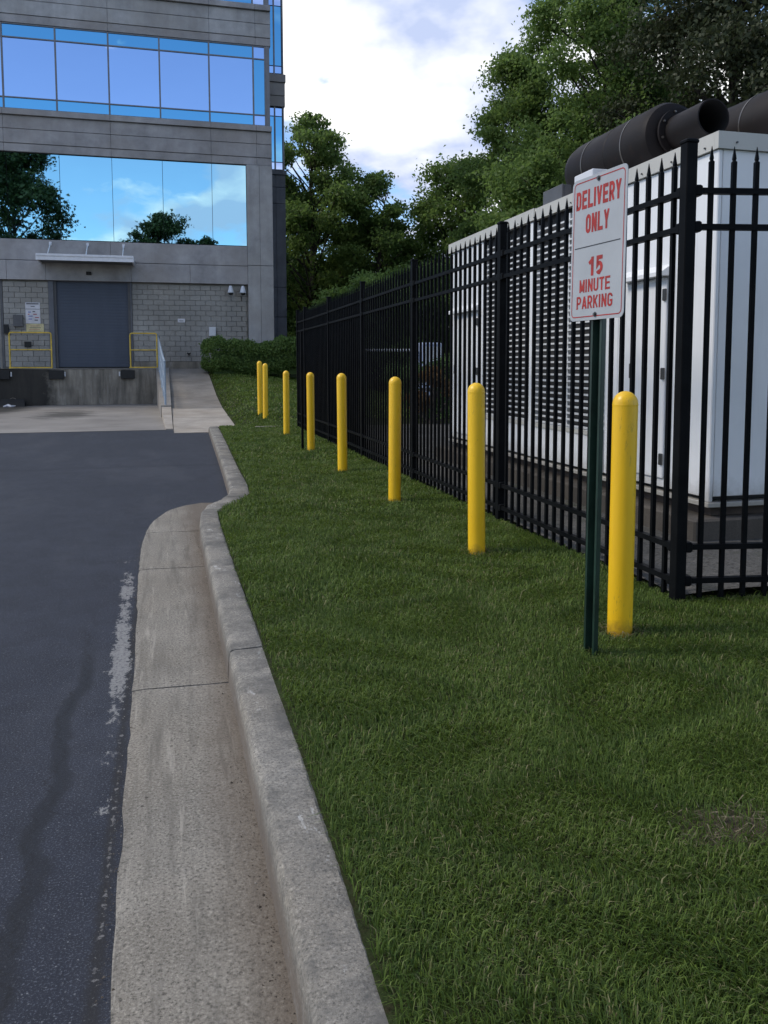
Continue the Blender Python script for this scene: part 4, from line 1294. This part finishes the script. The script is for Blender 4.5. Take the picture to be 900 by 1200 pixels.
def tree(label, x, y, h, r, z0, nclump, nleaf, lsize, mat, seed, cat='tree', group='trees behind the fence', taper=0.5, base=None, wisp=0.0, cr=(.24, .42), name='broadleaf_tree', sub=9):
    rng = np.random.default_rng(seed)
    gz = base if base is not None else lawn_z(min(x, 55), y) if y > 0 else 0.0
    t = thing(name, label, cat, (x, y, gz), group)
    br = MB()
    lean = rng.normal(size=2) * .02 * h
    tr_r = .016 * h + .04
    path = [Vector((x + lean[0] * s ** 1.5 + rng.normal() * .05 * s, y + lean[1] * s ** 1.5, gz - .1 + (h * .86 - gz) * s)) for s in np.linspace(0, 1, 9)]
    br.tube(path, [tr_r * (1.25 if i == 0 else 1) * (1 - .88 * i / 8) for i in range(9)], 9)
    def trunk_at(z):
        s = min(1, max(0, (z - gz) / (h * .86 - gz)))
        i = min(7, int(s * 8))
        return path[i].lerp(path[i + 1], s * 8 - i)
    pos, bias = [], []
    zc, hz = (z0 + h) / 2, (h - z0) / 2
    k = 0
    golden = 2.39996
    for i in range(nclump):
        q = (i + .5) / nclump
        zr = -1 + 2 * q
        env = math.sqrt(max(0, 1 - zr * zr)) * (1 - taper * max(0, zr) * .6)
        rad = r * env * (.12 + .88 * math.sqrt(rng.uniform()))
        an = i * golden + rng.normal() * .5
        crr = r * rng.uniform(*cr) * (1 - wisp * max(0, zr))
        cx, cy = x + math.cos(an) * rad, y + math.sin(an) * rad
        cz = min(zc + zr * (hz - crr * .3) + rng.normal() * .25, h - crr * .5)
        c = np.array((cx, cy, cz))
        att = trunk_at(max(gz + (z0 - gz) * .75, cz - rad * .75 - .5))
        mid = att.lerp(Vector(c), .5) + Vector((rng.normal() * .2, rng.normal() * .2, .25 * rng.uniform(-.5, 1.2)))
        r0 = min(tr_r * .5, .02 + .018 * rad)
        br.tube([att, mid, Vector(c)], [r0, r0 * .65, r0 * .3], 5, False)
        nl = int(1.7 * nleaf / nclump * (crr / (r * sum(cr) / 2)) ** 1.6)
        ns = sub
        sc = rng.normal(size=(ns, 3))
        sc /= np.linalg.norm(sc, axis=1)[:, None]
        sc = c + sc * crr * rng.uniform(.45, 1.0, (ns, 1)) * np.array((1, 1, .72))
        for s_ in sc:
            br.tube([Vector(c), Vector(c).lerp(Vector(s_), .55) + Vector((0, 0, .06)), Vector(s_)], [r0 * .35, r0 * .22, .006], 4, False)
        w = rng.uniform(.4, 1.6, ns)
        pick = rng.choice(ns, nl, p=w / w.sum())
        off = rng.normal(size=(nl, 3)) * crr * .33 * np.array((1, 1, .65))
        p = sc[pick] + off
        pos.append(p)
        bb = p - c
        bias.append(bb / (np.linalg.norm(bb, axis=1)[:, None] + 1e-6))
    br.build('trunk', 'bark', t, True)
    pos, bias = np.concatenate(pos), np.concatenate(bias)
    v = leaves(pos, bias * .7, lsize, rng)
    o = place('crown', npmesh('crown', v - np.array((x, y, gz)), 4, mat), (x, y, gz), t)
    return t

# left group, behind the building corner
tree('tall dark tree just right of the office building, wispy at the top', 8.2, 47, 15.2, 4.0, 1.2, 120, 62000, .19, 'leaf_a', 11, wisp=.5, cr=(.18, .36))
tree('dark tree mostly hidden behind the office building corner', 5.4, 52, 15.6, 3.8, 2.0, 34, 18000, .27, 'leaf_b', 12)
tree('lower rounded dark green tree right of the tall tree by the building', 11.3, 45.5, 12.0, 3.0, 1.2, 64, 32000, .18, 'leaf_a', 13, wisp=.4, cr=(.22, .38))
tree('small pointed thin tree at the low point of the skyline', 13.2, 48, 10.6, 1.7, 2.0, 24, 9000, .18, 'leaf_a', 14, taper=1.2, wisp=.6)
# right group
tree('mid green tree at the left foot of the right hand woods', 15.9, 45, 13.0, 3.3, 1.5, 50, 28000, .20, 'leaf_a', 15)
tree('round mid green tree in front of the tall pale tree', 15.8, 36, 15.4, 3.0, 1.4, 70, 46000, .165, 'leaf_a', 16, taper=.8, cr=(.2, .36))
tree('tall fresh green tree with a forked trunk behind the exhaust silencer', 17.5, 31.5, 20.5, 3.1, 3.0, 104, 72000, .155, 'leaf_c', 17, cr=(.2, .38), taper=.25)
tree('dark brown green tree filling the top right corner', 18.6, 25, 18.5, 4.6, 3.0, 72, 52000, .155, 'leaf_d', 18, cr=(.18, .33))
tree('dark tree cut by the right edge above the second silencer', 21.0, 21.5, 17.0, 4.2, 3.0, 44, 26000, .18, 'leaf_d', 19)
tree('dark green tree filling the gap behind the two tallest trees', 21.5, 36, 14.5, 3.8, 2.5, 40, 22000, .21, 'leaf_b', 20)
tree('mid green low tree just above the enclosure roof', 12.6, 27, 8.4, 2.6, 1.5, 38, 30000, .145, 'leaf_a', 21)
tree('bushy tree with open lower branches above the far end of the silencer', 15.0, 25, 9.2, 2.6, 1.5, 36, 26000, .145, 'leaf_a', 22)
# shrubs above the far fence
for i, (x, y, h, r, m, lab) in enumerate([
        (6.6, 31.0, 4.2, 1.5, 'leaf_a', 'light green shrub above the far end of the fence beside the hedge'),
        (8.0, 32, 4.9, 1.7, 'leaf_c', 'light green shrub above the fence, second from the building'),
        (9.6, 33, 5.4, 1.9, 'leaf_a', 'mid green shrub above the fence left of the enclosure'),
        (11.6, 35, 5.9, 2.0, 'leaf_c', 'light green tall shrub above the fence near the enclosure corner')]):
    tree(lab, x, y, h, r, .8, 16, 9000, .15, m, 40 + i, 'shrub', 'shrubs above the far fence', name='shrub', taper=.2)
tree('low rust coloured shrub seen through the fence pickets', 5.6, 17.3, 1.35, .55, .3, 10, 2500, .07, 'leaf_rust', 50, 'shrub', None, name='shrub', base=.2)
tree('low dark shrub behind the pickets beside the rust coloured one', 6.0, 18.7, 1.5, .8, .3, 14, 5000, .08, 'leaf_b', 51, 'shrub', None, name='shrub', base=.2)
# trees behind the viewer, seen mirrored in the lower ribbon window
tree('big dark tree mirrored at the left of the lower ribbon window', -14.6, -23, 25, 5.4, 3, 60, 24000, .36, 'leaf_e', 61, cr=(.15, .42), taper=.3, group='trees mirrored in the windows', base=0.0)
tree('rounded dark tree mirrored at the middle of the lower ribbon window', 0.0, -24, 17.2, 4.0, 5, 44, 16000, .30, 'leaf_e', 62, cr=(.14, .36), taper=.1, group='trees mirrored in the windows', base=0.0)
tree('small tree mirrored right of the rounded tree in the lower ribbon window', 4.6, -25, 15.2, 2.0, 3, 20, 8000, .32, 'leaf_e', 63, group='trees mirrored in the windows', base=0.0)

# woodland that closes the view at the back
rng = np.random.default_rng(77)
nb = 90
cx = rng.uniform(-2, 46, nb); cy = 58 + rng.uniform(-3, 6, nb) - np.clip(cx - 20, 0, 30) * .7
cz = rng.uniform(1, 8.0, nb); cr = rng.uniform(1.2, 2.4, nb)
idx = rng.integers(0, nb, 70000)
d = rng.normal(size=(70000, 3)); d /= np.linalg.norm(d, axis=1)[:, None]
p = np.stack([cx, cy, cz], 1)[idx] + d * cr[idx][:, None] * rng.uniform(.5, 1.05, (70000, 1))
p[:, 2] = np.maximum(p[:, 2], 1.3)
o = place('woodland', npmesh('woodland', leaves(p, d * .7, .34, rng), 4, 'leaf_b'), (0, 0, 0))
struct(o, 'dark mass of distant woodland behind the trees', 'stuff')

# clipped hedge in front of the block wall
rng = np.random.default_rng(5)
hd = thing('clipped_hedge', 'dense clipped green hedge against the building wall by the ramp', 'hedge', (3.3, 31.8, 1.2))
N = 26000
u = rng.uniform(0, 1, N)
hx_ = 1.35 + u * 4.3
ang = rng.uniform(0, 2 * math.pi, N)
prof = .50 + .055 * np.sin(u * 21) + .04 * np.sin(u * 47 + 1)
endr = np.clip(np.minimum(u, 1 - u) * 9, 0, 1) ** .5
rad = (.80 + .2 * np.sqrt(rng.uniform(0, 1, N)))
ca, sa = np.cos(ang), np.sin(ang)
sq = lambda t: np.sign(t) * np.abs(t) ** .55
hy_ = 31.9 + sq(ca) * .85 * rad * endr
hz_ = 1.78 + sq(sa) * (prof + .12) * rad * (.55 + .45 * endr) + .10 * np.sin(u * 9 + .5) + u * .06
p = np.stack([hx_, hy_, hz_], 1) + rng.normal(size=(N, 3)) * .035
bi = np.stack([np.zeros(N), ca, sa], 1)
place('foliage', npmesh('foliage', leaves(p, bi, .085, rng) - np.array((3.3, 31.8, 1.2)), 4, 'leaf_hedge'), (3.3, 31.8, 1.2), hd)
st = MB()
for i in range(12):
    x = 1.6 + i * .34
    st.tube([(x, 31.9, 1.1), (x + .05, 31.85, 1.6), (x - .04, 31.95, 2.1)], [.03, .02, .008], 5)
st.build('stems', 'bark', hd)['kind'] = 'stuff'
MB().box(1.75, 5.3, 31.35, 32.4, 1.15, 2.0).build('inner_growth', 'leaf_b', hd)

# pale cabinet and white rail seen through the pickets
cb = thing('utility_cabinet', 'pale blue utility cabinet seen through the fence pickets', 'cabinet', (9.0, 28.0, .2))
MB().bbox(8.62, 9.42, 27.8, 28.5, .2, 2.25, .06).build('body', 'van', cb)
MB().bbox(8.70, 9.34, 27.77, 27.798, 1.5, 2.1, .01).build('door', 'white_metal', cb)
rl = thing('white_rail', 'thin white rail seen through the fence pickets left of the pale cabinet', 'rail', (7.6, 28, .2))
MB().tube([(6.6, 28.1, 1.98), (8.55, 28.1, 1.98)], .05, 8).build('rail', 'white_metal', rl)
for x in (6.7, 7.6, 8.45):
    MB().tube([(x, 28.1, .15), (x, 28.1, 1.94)], .03, 6).build('post', 'grey_metal', rl)

# ------------------------------------------------------------------ grass
rng = np.random.default_rng(9)
def scatter(x0, x1, y0, y1, dens, inside):
    n = int((x1 - x0) * (y1 - y0) * dens)
    x = rng.uniform(x0, x1, n); y = rng.uniform(y0, y1, n)
    k = inside(x, y)
    return x[k], y[k]
kby, kbx = np.array(KBY), np.array(KBX)
def in_lawn(x, y):
    left = np.where(y < 18.34, np.interp(y, kby, kbx) + .004, 1.60)
    ok = x > left
    yard = (x > 2.69) & (y > 3.92 - .185 * (x - 2.665)) & (y < 17.4)
    ok &= ~(yard & (rng.uniform(size=len(x)) > .03 * np.exp(-(x - 2.69) * 4)))
    for bx, by in BOL:
        dd = np.hypot(x - bx, y - by)
        ok &= (dd > .060) & ((dd > .105) | (rng.uniform(size=len(x)) < .35))
    # worn patch at the right
    dd = np.hypot((x - 1.52) / .20, (y - 1.93) / .12)
    ok &= (dd > 1) | (rng.uniform(size=len(x)) < .18 + .3 * dd)
    ok &= (x > left + .03) | (rng.uniform(size=len(x)) < .45)
    return ok
lz_v = np.vectorize(lawn_z)
allv = []
for x0, x1, y0, y1, dens, wd, ln in ((.40, 3.4, .9, 2.6, 30000, .0031, .043), (.40, 4.6, 2.6, 4.4, 18000, .0038, .045), (.40, 2.95, 4.4, 7.0, 9500, .0055, .052),
                                     (.40, 2.95, 7.0, 11.0, 4800, .0085, .054), (.70, 2.95, 11.0, 18.3, 2100, .014, .056), (1.6, 7.0, 18.3, 33.2, 420, .026, .075), (.42, 3.4, .9, 3.9, 110, .0038, .080), (.42, 2.9, 3.9, 9.0, 120, .0060, .085)):
    x, y = scatter(x0, x1, y0, y1, dens, in_lawn)
    n = len(x)
    if y0 < 3:
        z = np.full(n, .135) + .012 * np.sin(x * 2.3 + y * 0.9) * np.sin(y * 1.7 - x)
    else:
        z = lz_v(x, y)
    patch = .75 + .5 * (np.sin(x * 3.1 + 1.3 * np.sin(y * 2.3)) * np.sin(y * 2.7 + np.sin(x * 4.1)) * .5 + .5)
    L = ln * rng.uniform(.45, 1.25, n) * patch
    an = rng.uniform(0, 2 * math.pi, n) * .55 + 2.2 * np.sin(x * 5.3 + 2 * np.sin(y * 3.7)) + 2.0 * np.sin(y * 6.1 + x * 2)
    bend = rng.uniform(.15, 1.5, n)
    dx, dy = np.cos(an), np.sin(an)
    w = wd * rng.uniform(.6, 1.3, n)
    wa = an + math.pi / 2 + rng.normal(size=n) * .5
    wx, wy = np.cos(wa) * w / 2, np.sin(wa) * w / 2
    v = np.empty((n, 5, 3))
    v[:, 0] = np.stack([x - wx, y - wy, z - .006], 1)
    v[:, 1] = np.stack([x + wx, y + wy, z - .006], 1)
    mx_, mz_ = L * .30 * bend, L * .55
    v[:, 2] = np.stack([x + dx * mx_ + wx * .8, y + dy * mx_ + wy * .8, z + mz_], 1)
    v[:, 3] = np.stack([x + dx * mx_ - wx * .8, y + dy * mx_ - wy * .8, z + mz_], 1)
    tx = L * .95 * bend
    v[:, 4] = np.stack([x + dx * tx, y + dy * tx, z + L * np.maximum(.18, 1.0 - .55 * np.minimum(bend, 1.5))], 1)
    allv.append(v.reshape(-1, 3))
allv = np.concatenate(allv)
o = place('grass', npmesh('grass', allv, 5, 'grass', [(0, 1, 2, 3), (3, 2, 4)]), (0, 0, 0))
struct(o, 'mown green lawn grass between the kerb and the black fence', 'stuff')
print('grass blades', len(allv) // 5)

# dry clippings round the bollard feet and on the worn patch
rng = np.random.default_rng(31)
P = []
for bx, by in BOL[:5]:
    n = 150
    a = rng.uniform(0, 2 * math.pi, n); r = .07 + np.abs(rng.normal(size=n)) * .045
    P.append(np.stack([bx + np.cos(a) * r, by + np.sin(a) * r - .01], 1))
n = 130
P.append(np.stack([1.52 + rng.normal(size=n) * .12, 1.93 + rng.normal(size=n) * .07], 1))
P = np.concatenate(P)
n = len(P)
z = lz_v(P[:, 0], P[:, 1]) + rng.uniform(.006, .035, n)
a = rng.uniform(0, 2 * math.pi, n); L = rng.uniform(.015, .045, n)
d = np.stack([np.cos(a) * L, np.sin(a) * L, rng.normal(size=n) * .012], 1)
w = np.stack([-np.sin(a), np.cos(a), np.zeros(n)], 1) * .0018
c = np.stack([P[:, 0], P[:, 1], z], 1)
v = np.stack([c - d * .5 - w, c - d * .5 + w, c + d * .5], 1).reshape(-1, 3)
M['straw'] = simple('dry_grass', (0.15, 0.125, 0.07), 0.8, 0, 0.3, 20)
struct(place('dry_grass', npmesh('dry_grass', v, 3, 'straw'), (0, 0, 0)), 'dry grass clippings at the bollard feet', 'stuff')

# grit and leaf crumbs along the kerb foot and in the broken asphalt edge
rng = np.random.default_rng(12)
n1_, n2_ = 1500, 1100
y = np.concatenate([rng.uniform(1.2, 7.4, n1_), rng.uniform(1.2, 7.0, n2_)])
x = np.concatenate([.243 - np.abs(rng.normal(size=n1_)) * .035, np.interp(y[n1_:], GL_Y, GL_X) - .012 + rng.normal(size=n2_) * .014])
keep = (np.sin(y * 7.3) + np.sin(y * 2.9 + 1) + rng.normal(size=len(y)) * .8) > -.3
x, y = x[keep], y[keep]
n = len(x)
sz = rng.uniform(.0008, .0030, n) * np.where(rng.uniform(size=n) > .95, 1.9, 1.0)
zb = np.where(x > 0, .0075, .006)
oct_ = np.array([(1, 0, 0), (-.5, .9, 0), (-.5, -.9, 0), (0, 0, .8)])
rot = rng.uniform(0, 6.28, n)
jit = rng.uniform(.6, 1.4, (n, 4, 3))
v = oct_[None] * jit * sz[:, None, None]
vx = v[:, :, 0] * np.cos(rot)[:, None] - v[:, :, 1] * np.sin(rot)[:, None]
vy = v[:, :, 0] * np.sin(rot)[:, None] + v[:, :, 1] * np.cos(rot)[:, None]
v = np.stack([vx + x[:, None], vy + y[:, None], v[:, :, 2] + zb[:, None]], 2).reshape(-1, 3)
k = NM('grit')
isl = k.geo.outputs['Random Per Island']
M['grit'] = k.done(k.ramp(isl, (0.0, (0.02, 0.016, 0.012)), (0.5, (0.06, 0.045, 0.032)), (0.8, (0.12, 0.10, 0.08)), (1.0, (0.30, 0.28, 0.25))), 0.9)
struct(place('grit', npmesh('grit', v, 4, 'grit', [(0, 1, 3), (1, 2, 3), (2, 0, 3)]), (0, 0, 0)), 'dark grit and leaf crumbs along the foot of the kerb', 'stuff')
